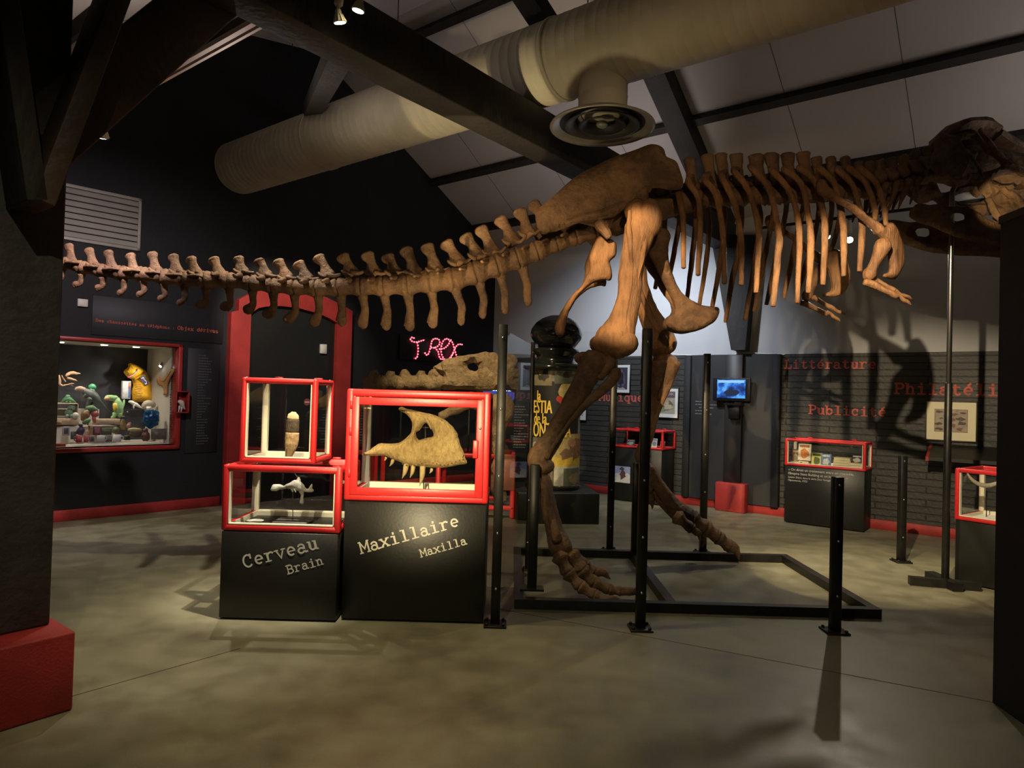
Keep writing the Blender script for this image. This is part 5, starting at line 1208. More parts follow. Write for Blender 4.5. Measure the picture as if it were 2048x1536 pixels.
ps_ = plinth('case_plinth', 'black plinth half hidden behind the black partition on the right', V((3.965, 6.05, 0)), math.radians(-54), 0.92, 0.55, 0.55)
c3 = red_case('red_showcase', 'red showcase with a curved pale tusk, cut off by the right partition', V((3.955, 6.06, 0.55)), math.radians(-54), 0.95, 0.57, 0.55, 1.01, 0.040)
q = lambda x, y: P(x, y, 6.0)
tu = thing('curved_tusk', 'pale curved tusk inside the showcase at the right edge', 'tusk', q(1975, 1010) + V((0.05, 0.25, 0)))
mb = MB().tube([q(x, y) + V((0.04, 0.16, 0)) for x, y in ((1948, 948), (1958, 962), (1972, 972), (1992, 976), (2015, 970))], [0.006, 0.014, 0.018, 0.02, 0.016], 10, 4); mb.build('tusk', bone('tusk_ivory', (0.52, 0.47, 0.36), (0.35, 0.31, 0.23), 0.3), tu)
mb = MB().tube([q(1990, 976) + V((0.04, 0.16, 0)), V((q(1990, 976).x + 0.04, 6.16, 0.565))], 0.004, 8, 1); mb.build('stand', black_metal, tu)
MB().box((0.04, 0.04, 0.0125), (0.91, 0.53, 0.016)).build('white_base_sheet', mat('base_sheet', (0.75, 0.73, 0.62), 0.6), c3, world=False)
# sloping reading shelf under the stamp sheet
sh = thing('reading_shelf', 'black sloping wall shelf edged in red under the framed sheet of drawings', 'shelf', H(9.55, 0.7, 0.95), RZ_R)
x0, x1 = -1.05, -0.1
MB().prism([(9.57, 1.10), (9.57, 0.92), (9.22, 0.92), (9.22, 0.96)], lambda u, v, d: H(u, -d, v), x0 + 0.012, x1).build('desk', black_board, sh)
MB().prism([(9.57, 1.105), (9.57, 0.915), (9.21, 0.915), (9.21, 0.965)], lambda u, v, d: H(u, -d, v), x0 - 0.02, x0 + 0.011).build('side_cheek', red_wall, sh)

# books
rnd = random.Random(5)
page = mat('paper_edge', (0.62, 0.55, 0.38), 0.8, var=0.15, scale=60)
def book(c1_, x, y, z, w, h, t, col, label, up_=False, rz=0.0, tilt=0.0, col2=None, group=None):
    """closed book in the case's own frame; standing (cover to the front) or lying"""
    o = mx_of(c1_) @ V((x, y, z)); b = thing('book', label, 'book', o, c1_.rotation_euler.z + rz, group)
    cm_ = mat('book_%s' % '_'.join('%d' % int(q * 99) for q in col), col, 0.45, var=0.15, scale=30)
    R = Matrix.Rotation(tilt, 4, 'X')
    def bx(mb, lo, hi): return mb.box(lo, hi, 0, 1, R)
    if up_:
        MB().box((0.002, 0.002, 0.002), (w - 0.002, t - 0.002, h - 0.002), 0, 1, R).build('pages', page, b, world=False)
        k = MB(); bx(k, (0, 0, 0), (w, 0.002, h)); bx(k, (0, t - 0.002, 0), (w, t, h)); bx(k, (0, 0, 0), (0.002, t, h)); k.build('cover', cm_, b, world=False)
        if col2:
            m2 = mat('bookart_%s' % '_'.join('%d' % int(q * 99) for q in col2), col2, 0.45, var=0.5, scale=60)
            k = MB(); k.prism(blob(w * .5, h * .42, w * .36, h * .28, 12, int(x * 100)), lambda u, v, d: R @ V((u, d, v)), -0.001, 0.0); bx(k, (w * .12, -0.001, h * .78), (w * .88, 0, h * .92)); k.build('cover_print', m2, b, world=False)
    else:
        MB().box((0.003, 0.002, 0.002), (w - 0.003, h - 0.003, t - 0.002)).build('pages', page, b, world=False)
        k = MB().box((0, 0, 0), (w, h, 0.002)).box((0, 0, t - 0.002), (w, h, t)).box((0, h - 0.002, 0), (w, h, t)); k.build('cover', cm_, b, world=False)
    return b
zf = 0.0125
book(c1, 0.045, 0.20, zf, 0.085, 0.19, 0.02, (0.16, 0.05, 0.05), 'dark narrow comic standing at the left end of the book showcase', True, 0.5, -0.12, (0.45, 0.40, 0.25))
book(c1, 0.12, 0.17, zf + 0.055, 0.155, 0.215, 0.02, (0.62, 0.55, 0.45), 'tall comic with a red and yellow cover leaning in the book showcase', True, 0.0, -0.12, (0.62, 0.22, 0.05))
book(c1, 0.13, 0.15, zf, 0.13, 0.16, 0.05, (0.10, 0.06, 0.05), 'dark book lying under the tall comic')
book(c1, 0.06, 0.05, zf, 0.12, 0.15, 0.035, (0.60, 0.50, 0.34), 'thick tan paperback lying at the front left of the books')
book(c1, 0.29, 0.15, zf, 0.125, 0.165, 0.03, (0.50, 0.50, 0.12), 'yellow green paperback standing beside the blue one', True, 0.0, -0.1, (0.10, 0.14, 0.05))
book(c1, 0.42, 0.09, zf, 0.115, 0.165, 0.02, (0.10, 0.17, 0.36), 'light blue paperback standing in the middle of the showcase', True, 0.0, -0.1, (0.55, 0.60, 0.60))
for i, (c, lb) in enumerate((((0.62, 0.46, 0.10), 'yellow book lowest in the middle stack of the showcase'), ((0.66, 0.50, 0.14), 'yellow book second from bottom in the middle stack'), ((0.62, 0.42, 0.10), 'yellow book third from bottom in the middle stack'), ((0.66, 0.56, 0.30), 'pale yellow book on top of the middle stack'))):
    book(c1, 0.55 + 0.004 * i, 0.12, zf + 0.032 * i, 0.20 - 0.01 * (i % 2), 0.14, 0.031, c, lb)
book(c1, 0.76, 0.17, zf + 0.065, 0.12, 0.105, 0.02, (0.02, 0.02, 0.02), 'black cover book with a white print on the right stack', True, 0.0, -0.1, (0.55, 0.55, 0.52))
for i, lb in enumerate(('tan paperback at the bottom of the right stack', 'tan paperback second in the right stack', 'tan paperback on top of the right stack')):
    book(c1, 0.74 + 0.005 * i, 0.05, zf + 0.026 * i, 0.155, 0.20, 0.025, (0.52, 0.42, 0.26 - 0.04 * i), lb)
book(c1, 0.27, 0.045, zf, 0.14, 0.095, 0.016, (0.58, 0.50, 0.30), 'thin cream booklet lying in front of the green paperback', rz=0.1)
book(c1, 0.60, 0.045, zf, 0.12, 0.07, 0.014, (0.10, 0.34, 0.24), 'thin green booklet lying in front of the yellow stack', rz=0.2)
book(c1, 0.885, 0.10, zf, 0.02, 0.20, 0.12, (0.14, 0.14, 0.30), 'dark blue book standing edge-on at the right end', True)
# exhibits of the far wall case
for i, (x, w, h, c, lb) in enumerate(((0.10, 0.14, 0.10, (0.05, 0.05, 0.05), 'dark record sleeve at the left of the far wall showcase'), (0.33, 0.10, 0.13, (0.30, 0.12, 0.08), 'reddish sleeve in the middle of the far wall showcase'), (0.52, 0.09, 0.14, (0.55, 0.55, 0.55), 'white sleeve with a grey figure in the far wall showcase'), (0.66, 0.08, 0.11, (0.40, 0.04, 0.04), 'small red sleeve at the right of the far wall showcase'))):
    book(c2, x, 0.25, zf, w, h, 0.008, c, lb, True, 0, -0.15, (0.3, 0.3, 0.3))

# ------------------------------------------------------------------ poster column
mc = FL(1112, 1040); mcx, mcy = 0.555, 8.74
col = thing('poster_column', 'black advertising column with an onion dome, covered in film posters', 'advertising column', (mcx, mcy, 0), math.radians(6))
gloss_black = mat('gloss_black', (0.012, 0.014, 0.013), 0.12, coat=0.4)
MB().box((-0.50, -0.50, 0), (0.50, 0.50, 0.375), 0.01, 2).build('base', black_board, col, world=False)
MB().lathe([(0.355, 0.375), (0.355, 0.43), (0.335, 0.44)], (0, 0, 0), 40).build('foot_ring', gloss_black, col, world=False)
MB().lathe([(0.33, 0.43), (0.33, 1.86)], (0, 0, 0), 48).build('drum', mat('drum_white', (0.34, 0.32, 0.28), 0.6, c2=(0.10, 0.085, 0.07), scale=6), col, world=False)
MB().lathe([(0.33, 1.86), (0.41, 1.88), (0.42, 1.90), (0.41, 1.93), (0.30, 1.95), (0.26, 1.99), (0.25, 2.06), (0.30, 2.10), (0.30, 2.14), (0.235, 2.16)], (0, 0, 0), 48).build('cornice', gloss_black, col, world=False)
MB().lathe([(0.22, 2.15), (0.26, 2.20), (0.315, 2.27), (0.335, 2.33), (0.325, 2.40), (0.27, 2.48), (0.19, 2.54), (0.10, 2.575), (0.0, 2.585)], (0, 0, 0), 48).build('dome', gloss_black, col, world=False)
inv_col = mx_of(col).inverted()
def cyl(x, y, r=0.332):
    """point of the column surface (own frame) seen at a pixel; returns angle, height"""
    d = ray(x, y); o = EYEP - V((mcx, mcy, 0)); a_ = d.x ** 2 + d.y ** 2; b_ = 2 * (o.x * d.x + o.y * d.y); c_ = o.x ** 2 + o.y ** 2 - r * r
    ds = b_ * b_ - 4 * a_ * c_; s = (-b_ - math.sqrt(max(ds, 0))) / (2 * a_); p = o + d * s
    return math.atan2(p.y, p.x), p.z
def onc(th, z, r): return inv_col @ V((mcx + r * math.cos(th), mcy + r * math.sin(th), z))
POSTERS = []
def poster(name, label, px, layers, texts=()):
    (x0, y0, x1, y1) = px; t0, z1_ = cyl(x0, y0); t1, _ = cyl(x1, y0); z0_ = cyl((x0 + x1) / 2, y1)[1]; z1_ = cyl((x0 + x1) / 2, y0)[1]
    mb = MB(); cols = []; POSTERS.append(name); rb_ = 0.3325 + 0.0011 * len(POSTERS)
    for k, (poly, c) in enumerate(layers):
        mb.cur = k; r = rb_ + 0.0009 * k
        us = [p[0] for p in poly]; vs_ = [p[1] for p in poly]
        if poly is SQ or len(poly) == 4:
            u0, u1, v0, v1 = min(us), max(us), min(vs_), max(vs_); n = 28
            vv = [onc(t0 + (t1 - t0) * (u0 + (u1 - u0) * i / n), z0_ + (z1_ - z0_) * v, r) for v in (v0, v1) for i in range(n + 1)]
            mb.add(vv, [(i, i + 1, n + 2 + i, n + 1 + i) for i in range(n)], True)
        else:
            cu, cv = sum(us) / len(us), sum(vs_) / len(vs_)
            pl_ = [(poly[i][0] + (poly[(i + 1) % len(poly)][0] - poly[i][0]) * h_, poly[i][1] + (poly[(i + 1) % len(poly)][1] - poly[i][1]) * h_) for i in range(len(poly)) for h_ in (0, 0.5)]
            n = len(pl_); R_ = 5; vv = [onc(t0 + (t1 - t0) * (cu + (u - cu) * (1 - q_ / R_)), z0_ + (z1_ - z0_) * (cv + (v - cv) * (1 - q_ / R_)), r + 0.0003) for q_ in range(R_) for u, v in pl_] + [onc(t0 + (t1 - t0) * cu, z0_ + (z1_ - z0_) * cv, r + 0.0003)]
            mb.add(vv, [(q_ * n + i, q_ * n + (i + 1) % n, (q_ + 1) * n + (i + 1) % n, (q_ + 1) * n + i) for q_ in range(R_ - 1) for i in range(n)] + [((R_ - 1) * n + i, (R_ - 1) * n + (i + 1) % n, R_ * n) for i in range(n)], True)
        cols.append(mat('film_ink_%d_%d_%d' % tuple(int(999 * q) for q in c), tuple(c), 0.45, var=0.3, scale=18))
    for ti, (s, u, v, sz, c, sx) in enumerate(texts):
        mb.cur = len(cols); w = (t1 - t0)
        def f(x, y): return onc(t0 + w * (u + x), z0_ + (z1_ - z0_) * (v + y * abs(w) * 0.332 / (z1_ - z0_)), rb_ + 0.0009 * (len(layers) + 1) + 0.0003 * ti)
        put_text(mb, s, sz, f, sx); cols.append(mat('film_ink_%d_%d_%d' % tuple(int(999 * q) for q in c), tuple(c), 0.45))
    return mb.build(name, cols, col, label, world=False)
yl = (0.80, 0.55, 0.10); ck = (0.016, 0.016, 0.020)
poster('film_poster', 'large black film poster with yellow title La bestia de la montaña', (1062, 763, 1158, 912),
       [(SQ, ck), ([(0, 0), (1, 0), (1, .24), (0, .24)], (0.14, 0.13, 0.12)), (blob(.78, .86, .2, .14, 16, 3, .3), (0.55, 0.44, 0.18)), (blob(.92, .93, .16, .1, 14, 9, .3), (0.62, 0.50, 0.22)), (blob(.60, .76, .06, .05, 9, 4), (0.5, 0.05, 0.03)), (blob(.3, .1, .2, .08, 12, 5, .4), (0.35, 0.33, 0.30))],
       [(w_, u_ + o_, v_, z_, yl, x_) for o_ in (0, 0.006, 0.012) for w_, u_, v_, z_, x_ in (('la', 0.20, 0.745, 0.23, 0.50), ('BESTIA', 0.05, 0.57, 0.30, 0.46), ('de la', 0.15, 0.43, 0.25, 0.50), ('MONTAÑA', 0.02, 0.25, 0.33, 0.46))])
poster('film_poster', 'small sepia poster at the upper left of the column', (1070, 730, 1105, 771), [(SQ, (0.22, 0.18, 0.12)), (blob(.55, .55, .3, .35, 14, 3), (0.05, 0.045, 0.04)), (blob(.4, .7, .15, .2, 10, 5), (0.40, 0.32, 0.18))])
poster('film_poster', 'green grey engraving poster at the upper right of the column', (1110, 727, 1160, 768), [(SQ, (0.12, 0.13, 0.10)), (blob(.5, .5, .38, .3, 16, 6, .4), (0.20, 0.20, 0.15)), (blob(.45, .45, .2, .18, 12, 2, .4), (0.06, 0.065, 0.05))])
poster('film_poster', 'yellow and brown crowd poster low on the right of the column', (1096, 868, 1160, 940), [(SQ, (0.48, 0.36, 0.16)), ([(0, 0), (1, 0), (1, .35), (0, .35)], (0.62, 0.42, 0.06)), (blob(.72, .55, .24, .32, 14, 5, .35), (0.26, 0.14, 0.07)), (blob(.4, .45, .16, .15, 12, 7, .35), (0.22, 0.13, 0.08)), (blob(.55, .75, .14, .12, 12, 8), (0.42, 0.22, 0.12))])
poster('film_poster', 'white edged green picture poster at the foot of the column', (1108, 933, 1158, 980), [(SQ, (0.50, 0.47, 0.40)), ([(.25, .12), (.92, .12), (.92, .92), (.25, .92)], (0.14, 0.15, 0.11)), (blob(.62, .45, .2, .24, 12, 5), (0.30, 0.22, 0.12))])
poster('film_poster', 'dark red strip poster at the lower left of the column', (1066, 930, 1106, 980), [(SQ, (0.16, 0.10, 0.07)), (blob(.5, .5, .3, .3, 12, 2, .4), (0.30, 0.20, 0.10)), ([(0, .88), (1, .88), (1, 1), (0, 1)], (0.45, 0.42, 0.36))])

# ------------------------------------------------------------------ fossil hips mounted behind the showcases
YP = 8.7
fb = bone('hip_fossil', (0.34, 0.235, 0.13), (0.15, 0.095, 0.05), 0.9, (12, 12, 12), 0.6)
lc = thing('floor_case', 'long low red showcase standing on the floor behind the jaw showcase', 'display case', (-1.0, 8.9, 0))
b0x, b1x = P(724, 980, 8.6).x, P(1030, 960, 8.6).x; ztop = 0.80
fr = MB(); bw = 0.06
for x in (b0x, b0x + 0.10, (b0x + b1x) / 2 - 0.03, b1x - bw):
    for y in (8.5, 9.24): fr.box((x, y, 0), (x + bw, y + bw, ztop), 0.02, 2)
for z in (0.10, ztop - bw):
    for y in (8.5, 9.24): fr.box((b0x, y, z), (b1x, y + bw, z + bw), 0.02, 2)
    for x in (b0x, b1x - bw): fr.box((x, 8.5, z), (x + bw, 9.3, z + bw), 0.02, 2)
fr.build('frame', red, lc)
MB().box((b1x - 0.27, 8.49, 0.35), (b1x - 0.005, 8.515, ztop - 0.005), 0.012, 2).build('end_panel', mat('brown_red_panel', (0.30, 0.065, 0.04), 0.5, c2=(0.16, 0.05, 0.03), scale=6), lc)  # red mottled with brown
MB().box((b0x + 0.03, 8.56, 0.03), (b1x - 0.03, 9.24, 0.11)).build('case_floor', mat('case_gravel', (0.10, 0.095, 0.07), 0.8, var=0.4, scale=20), lc)
MB().box((b0x + bw, 8.525, 0.16), (b1x - 0.28, 8.53, ztop - bw)).build('glass_pane', glass, lc)
def zq(x, y): return (700 + x / 2.926, 560 + y / 2.926)
hp = thing('hip_fossil', 'brown fossil hip with a row of tail vertebrae mounted above a low red showcase', 'fossil', (P(*zq(750, 600), YP).x, YP + 0.1, 0.81))
qf = lambda x, y: P(*zq(x, y), YP)
mb = MB().blade([(478, 515), (520, 490), (560, 470), (640, 450), (720, 432), (800, 416), (850, 424), (872, 440), (940, 436), (978, 458), (986, 520), (982, 600), (972, 655), (900, 640), (820, 650), (700, 642), (600, 640), (535, 634), (525, 590), (540, 560), (505, 540)], qf, 0.09, 26, [[(690, 500), (730, 480), (755, 505), (735, 530), (700, 530)]], 60, 3)
mb.rough(0.03, 6, 3); mb.rough(0.012, 20, 5); mb.build('hip_blade', fb, hp)
mb = MB().tube([qf(x, y) for x, y in ((530, 800), (590, 770), (640, 740), (680, 715), (720, 705), (790, 740), (860, 760))], [0.05, 0.06, 0.08, 0.10, 0.11, 0.09, 0.07], 12, 4); mb.rough(0.02, 8, 6); mb.build('ischium', fb, hp)
mb = MB().tube([qf(x, y) for x, y in ((870, 690), (890, 740), (890, 800), (868, 880), (852, 960), (856, 1040), (846, 1120), (862, 1200), (880, 1280))], [0.13, 0.16, 0.13, 0.085, 0.05, 0.045, 0.06, 0.10, 0.08], 12, 4); mb.rough(0.02, 8, 8); mb.build('pubis', fb, hp)
for i, x in enumerate((135, 230, 322, 405, 490)):
    mb = MB(); mb.tube([qf(x - 36, 605), qf(x, 602), qf(x + 36, 600)], [0.11, 0.09, 0.11], 12, 3)
    mb.tube([qf(x + 5, 590), qf(x - 2 + 10 * (i % 2), 560), qf(x + 12, 545 if i % 2 == 0 else 560)], [0.09, 0.07, 0.065], 10, 3); mb.tube([qf(x - 30, 580), qf(x - 40, 568)], [0.04, 0.03], 8, 2)
    mb.rough(0.02, 10, i); mb.rough(0.008, 26, i + 3); mb.build('tail_vertebra', fb, hp)
ms = MB()
for x in (300, 700, 900):
    p = qf(x, 640); ms.tube([(p.x, YP + 0.04, p.z + 0.02), (p.x, YP + 0.04, 0.80)], 0.014, 10, 1)
ms.tube([qf(100, 625) + V((0, 0.05, 0)), qf(960, 640) + V((0, 0.05, 0))], 0.016, 10, 1); ms.build('mount', black_metal, hp)

# information stand with a second screen behind the fossil hips
ip = thing('information_panel', 'dark standing text panel behind the fossil hip, left of the poster column', 'panel', (-0.02, 10.5, 0))
MB().box((-0.55, 10.52, 0.02), (0.33, 10.58, 2.05), 0.004, 1).build('board', black_board, ip)
MB().box((-0.60, 10.40, 0), (0.38, 10.70, 0.03), 0.004, 1).build('foot', black_metal, ip)
mb = MB(); rnd = random.Random(11)
for i in range(16):
    x = 0.05; z = 1.36 - i * 0.042; w_ = rnd.uniform(0.1, 0.22)
    while w_ > 0.01:
        q_ = min(w_, rnd.uniform(0.015, 0.045)); mb.box((x, 10.518, z), (x + q_, 10.5195, z + 0.013)); x += q_ + 0.008; w_ -= q_ + 0.008
mb.build('small_text', lett_grey, ip)
t2 = thing('television', 'second screen lit blue with white text, mostly hidden behind the fossil hip', 'television', (-0.16, 10.47, 1.45))
MB().box((-0.46, 10.44, 1.44), (0.06, 10.51, 1.80), 0.008, 2).build('housing', MATS['tv_black'], t2)
MB().box((-0.44, 10.436, 1.465), (0.04, 10.4405, 1.78)).build('screen', emit('blue_screen', (0.02, 0.06, 0.35), 0.9), t2)
mb = MB(); rnd = random.Random(2)
for i in range(4):
    x = -0.40 + (0.04 if i % 2 else 0)
    while x < -0.02:
        q_ = rnd.uniform(0.025, 0.07); mb.box((x, 10.434, 1.735 - i * 0.045), (x + q_, 10.4358, 1.755 - i * 0.045)); x += q_ + 0.014
mb.build('caption_lines', emit('white_caption', (0.75, 0.85, 1.0), 3.0), t2)

# ------------------------------------------------------------------ lit display window in the gable wall
A0, A1, Z0, Z1, DB = -0.35, 1.285, 0.81, 2.02, 1.05
inner_dark = mat('window_back_dark', (0.035, 0.036, 0.042), 0.35, var=0.3, scale=3)
pale = mat('window_side_pale', (0.55, 0.52, 0.45), 0.7, var=0.08, scale=3)
dw = thing('display_window', 'lit red framed display window full of toy dinosaurs in the dark left wall', 'display window', G(0.46, 0.2, Z0), RZ_G)
MB().box((A0, DB, Z0), (A1, DB + 0.02, Z1), 0, 1, TG).build('back_panel', inner_dark, dw)
MB().box((A1, 0.16, Z0), (A1 + 0.02, DB, Z1), 0, 1, TG).build('side_panel', pale, dw)
MB().box((A0 - 0.02, 0.2, Z0), (A0, DB, Z1), 0, 1, TG).build('side_panel', pale, dw)
MB().box((A0, 0.2, Z0 - 0.02), (A1, DB, Z0), 0, 1, TG).build('bottom_panel', pale, dw)
MB().box((A0, 0.2, Z1), (A1, DB, Z1 + 0.02), 0, 1, TG).build('top_panel', pale, dw)
fr = MB()
for lo, hi in (((A0 - 0.05, -0.03, Z0 - 0.05), (A1 + 0.05, 0.16, Z0)), ((A0 - 0.05, -0.03, Z1), (A1 + 0.05, 0.16, Z1 + 0.04)), ((A1, -0.03, Z0 - 0.05), (A1 + 0.05, 0.16, Z1 + 0.04)), ((A0 - 0.05, -0.03, Z0), (A0, 0.16, Z1))): fr.box(lo, hi, 0.004, 1, TG)
fr.build('frame', mat('window_red', (0.42, 0.03, 0.025), 0.4, var=0.15, scale=4), dw)
MB().box((A0, 0.05, Z0), (A1, 0.056, Z1), 0, 1, TG).build('glass_pane', glass, dw)
for a in (0.16, 0.62, 0.98):
    MB().lathe([(0.0, 0), (0.035, 0), (0.038, -0.008), (0.0, -0.006)], G(a, 0.55, Z1 - 0.001), 16).build('downlight', emit('downlight_glow', (1, 0.86, 0.62), 12), dw)
white_step = mat('step_white', (0.58, 0.55, 0.48), 0.6, var=0.1, scale=6)
MB().box((A0 + 0.02, 0.58, Z0), (0.80, DB - 0.01, 1.02), 0, 1, TG).build('step', white_step, dw)
MB().box((A0 + 0.02, 0.80, 1.02), (0.66, DB - 0.01, 1.22), 0, 1, TG).build('step', white_step, dw)
def zw(x, y): return (100 + x / 6.4, 660 + y / 6.4)
def W_(x, y, d): return PG(*zw(x, y), d)
def wpx(d): return 9.0 / F_PX / 6.4 * (1 + d * 0.06)
CLRS = {}
def clr(n, c, r=0.5, v=0.25): return mat('toy_' + n, c, r, var=v, scale=18)
def toy(name, label, cat, d, parts, group=None):
    """parts: (part name, path of (x, y, width) in window pixels, material, depth offset)"""
    t = None
    for nm, path, m, do in parts:
        if t is None: t = thing(name, label, cat, W_(path[0][0], path[0][1], d), RZ_G, group)
        k = wpx(d); mb = MB().tube([W_(x, y, d + do) for x, y, w in path], [w * 0.5 * k for x, y, w in path], 12, 4, ref=tuple(GN)); mb.rough(0.006, 25, len(path)); mb.build(nm, m, t)
    return t
wood = clr('wood', (0.50, 0.30, 0.18)); gg = clr('greygreen', (0.085, 0.105, 0.095)); lg = clr('lightgreen', (0.30, 0.52, 0.22)); pg = clr('palegreen', (0.24, 0.36, 0.25)); gr = clr('green', (0.08, 0.24, 0.11)); tan = clr('tan', (0.48, 0.33, 0.22))
toy('skull_model', 'pale wooden dinosaur skull puzzle hanging at the upper left of the display window', 'model', 0.75, [
    ('cranium', [(210, 590, 26), (250, 555, 40), (300, 550, 36), (345, 558, 26), (382, 560, 14)], wood, 0), ('jaw', [(225, 615, 22), (270, 625, 26), (320, 640, 20), (350, 655, 8)], wood, 0),
    ('frill', [(110, 580, 22), (115, 630, 34), (125, 690, 28), (160, 712, 22)], wood, 0), ('strut', [(150, 580, 12), (170, 620, 14), (200, 660, 14)], wood, 0.02), ('strut', [(160, 712, 18), (220, 700, 16), (270, 690, 14), (312, 690, 6)], wood, 0), ('tip', [(250, 700, 14), (300, 722, 6)], wood, 0.02)])
toy('toy_dinosaur', 'long grey green toy dinosaur leaning across the middle of the display window', 'toy', 0.70, [
    ('body', [(430, 770, 60), (500, 820, 120), (560, 860, 116), (620, 920, 70), (680, 970, 40), (740, 1030, 20), (775, 1060, 8)], gg, 0), ('head', [(320, 765, 26), (355, 750, 50), (400, 755, 66), (435, 770, 56)], clr('skin', (0.45, 0.32, 0.25)), 0),
    ('leg', [(510, 880, 56), (490, 930, 36), (470, 985, 30)], gg, -0.05), ('leg', [(590, 920, 50), (540, 940, 30), (520, 980, 26)], gg, 0.05), ('arm', [(450, 830, 26), (420, 860, 16)], gg, -0.05)])
toy('toy_frog', 'bright green toy perched behind the grey green toy dinosaur', 'toy', 0.80, [('body', [(500, 730, 40), (540, 725, 66), (575, 740, 40)], clr('frog', (0.10, 0.40, 0.22)), 0), ('mouth', [(520, 760, 24), (560, 775, 22)], clr('frogl', (0.25, 0.5, 0.3)), -0.02)])
toy('toy_dinosaur', 'small dark green toy dinosaur on top of the wooden shelf box', 'toy', 0.66, [('body', [(150, 925, 20), (190, 895, 50), (230, 890, 70), (270, 905, 50), (330, 930, 12)], gr, 0), ('head', [(200, 880, 30), (225, 855, 46), (255, 850, 26)], gr, 0), ('leg', [(210, 910, 24), (205, 935, 18)], gr, -0.03), ('leg', [(255, 915, 24), (258, 938, 18)], gr, -0.03)])
toy('toy_dinosaur', 'pale green plush dinosaur sitting inside the shelf box at the left of the window', 'toy', 0.62, [('body', [(240, 1100, 60), (245, 1060, 86), (260, 1020, 60)], pg, 0), ('head', [(240, 1005, 40), (275, 990, 74), (310, 1010, 50)], pg, -0.02), ('leg', [(225, 1090, 36), (215, 1115, 34)], pg, -0.05), ('leg', [(270, 1090, 36), (275, 1115, 34)], pg, -0.05)])
tag(MB().ball(W_(325, 1095, 0.55), (0.034, 0.034, 0.04)).build('toy_egg', clr('egg', (0.60, 0.62, 0.52))), 'white toy egg beside the pale green plush dinosaur', 'toy')
toy('toy_dinosaur', 'bright light green and yellow toy dinosaur standing in the middle of the window', 'toy', 0.62, [
    ('body', [(850, 870, 50), (860, 930, 100), (870, 1000, 110), (880, 1070, 90)], lg, 0), ('head', [(700, 880, 30), (745, 865, 60), (800, 870, 66), (850, 870, 56)], lg, 0), ('belly', [(830, 950, 46), (840, 1010, 54)], clr('belly', (0.75, 0.55, 0.08)), -0.045), ('snout', [(708, 875, 40), (760, 878, 50)], clr('snout', (0.62, 0.40, 0.22)), -0.01), ('leg', [(830, 1070, 50), (815, 1110, 44), (790, 1120, 34)], lg, -0.03), ('leg', [(900, 1070, 50), (890, 1110, 44)], lg, -0.03), ('tail', [(910, 1000, 50), (940, 940, 30), (950, 890, 14)], lg, 0.03)])
# yellow bag
yb = thing('yellow_dinosaur_bag', 'big orange yellow inflated dinosaur shaped bag at the back of the display window', 'bag', W_(1180, 915, 0.92), RZ_G)
ym = clr('yellow', (0.80, 0.42, 0.02), 0.35, 0.2)
mb = MB().blade([(1045, 640), (1060, 600), (1110, 560), (1190, 510), (1245, 560), (1290, 700), (1330, 850), (1320, 900), (1260, 925), (1120, 925), (1050, 890), (1040, 800), (1060, 700)], lambda x, y: W_(x, y, 0.92), 0.10, 24, (), 130, 3, dirn=tuple(GN)); mb.rough(0.012, 9, 3); mb.build('body', ym, yb)
mb = MB().blade([(948, 520), (1000, 470), (995, 440), (1030, 425), (1110, 450), (1180, 495), (1200, 540), (1120, 600), (1050, 625), (990, 600), (955, 560)], lambda x, y: W_(x, y, 0.86), 0.08, 20, (), 80, 3, dirn=tuple(GN)); mb.rough(0.008, 12, 2); mb.build('head', ym, yb)
MB().tube([W_(x, y, 0.775) for x, y in ((1000, 605), (1050, 585), (1100, 545), (1120, 505))], 0.012, 8, 4).build('mouth', clr('mouth', (0.62, 0.12, 0.08)), yb)
MB().tube([W_(x, y, 0.765) for x, y in ((1020, 600), (1065, 575), (1105, 535))], 0.005, 8, 3).build('teeth', clr('teeth', (0.7, 0.6, 0.5)), yb)
mb = MB()
for i in range(9):
    y = 690 + i * 22; mb.tube([W_(1075 + 8 * (i % 3), y, 0.815), W_(1120 + 14 * (i % 2), y + 12, 0.80), W_(1165 + 10 * (i % 3), y + 6, 0.80)], 0.0035, 6, 2)
mb.build('stripes', clr('stripe', (0.20, 0.10, 0.02)), yb)
mb = MB()
mb.prism([(1150, 610), (1200, 575), (1235, 620), (1265, 690), (1215, 710), (1190, 660)], lambda u, v, d: W_(u, v, d), 0.800, 0.808); mb.build('badge', clr('badge', (0.03, 0.03, 0.12)), yb)
mb = MB().tube([W_(x, y, 0.795) for x, y in ((1170, 625), (1195, 610), (1205, 640), (1225, 650), (1235, 690), (1215, 690))], 0.006, 6, 3); mb.build('badge_mark', clr('badgew', (0.7, 0.68, 0.65)), yb)
# book / box standing behind
bx_ = thing('toy_box', 'upright white and blue picture box left of the yellow bag', 'box', W_(980, 880, 0.93), RZ_G)
def wbox(parent, name, x0, y0, x1, y1, d0, d1, m, grow=0.0):
    a = W_(x0, y1, d0) - GA; b = W_(x1, y0, d0) - GA
    return MB().box((a.dot(GD) - grow, d0, a.z - grow), (b.dot(GD) + grow, d1, b.z + grow), 0.003, 1, TG).build(name, m, parent)
wbox(bx_, 'carton', 925, 655, 1040, 880, 0.88, 0.94, clr('boxwhite', (0.68, 0.68, 0.70)))
wbox(bx_, 'picture', 1000, 670, 1036, 870, 0.876, 0.882, clr('boxpic', (0.15, 0.22, 0.55)))
wbox(bx_, 'picture', 1005, 680, 1036, 740, 0.872, 0.878, clr('boxpic2', (0.65, 0.25, 0.08)))
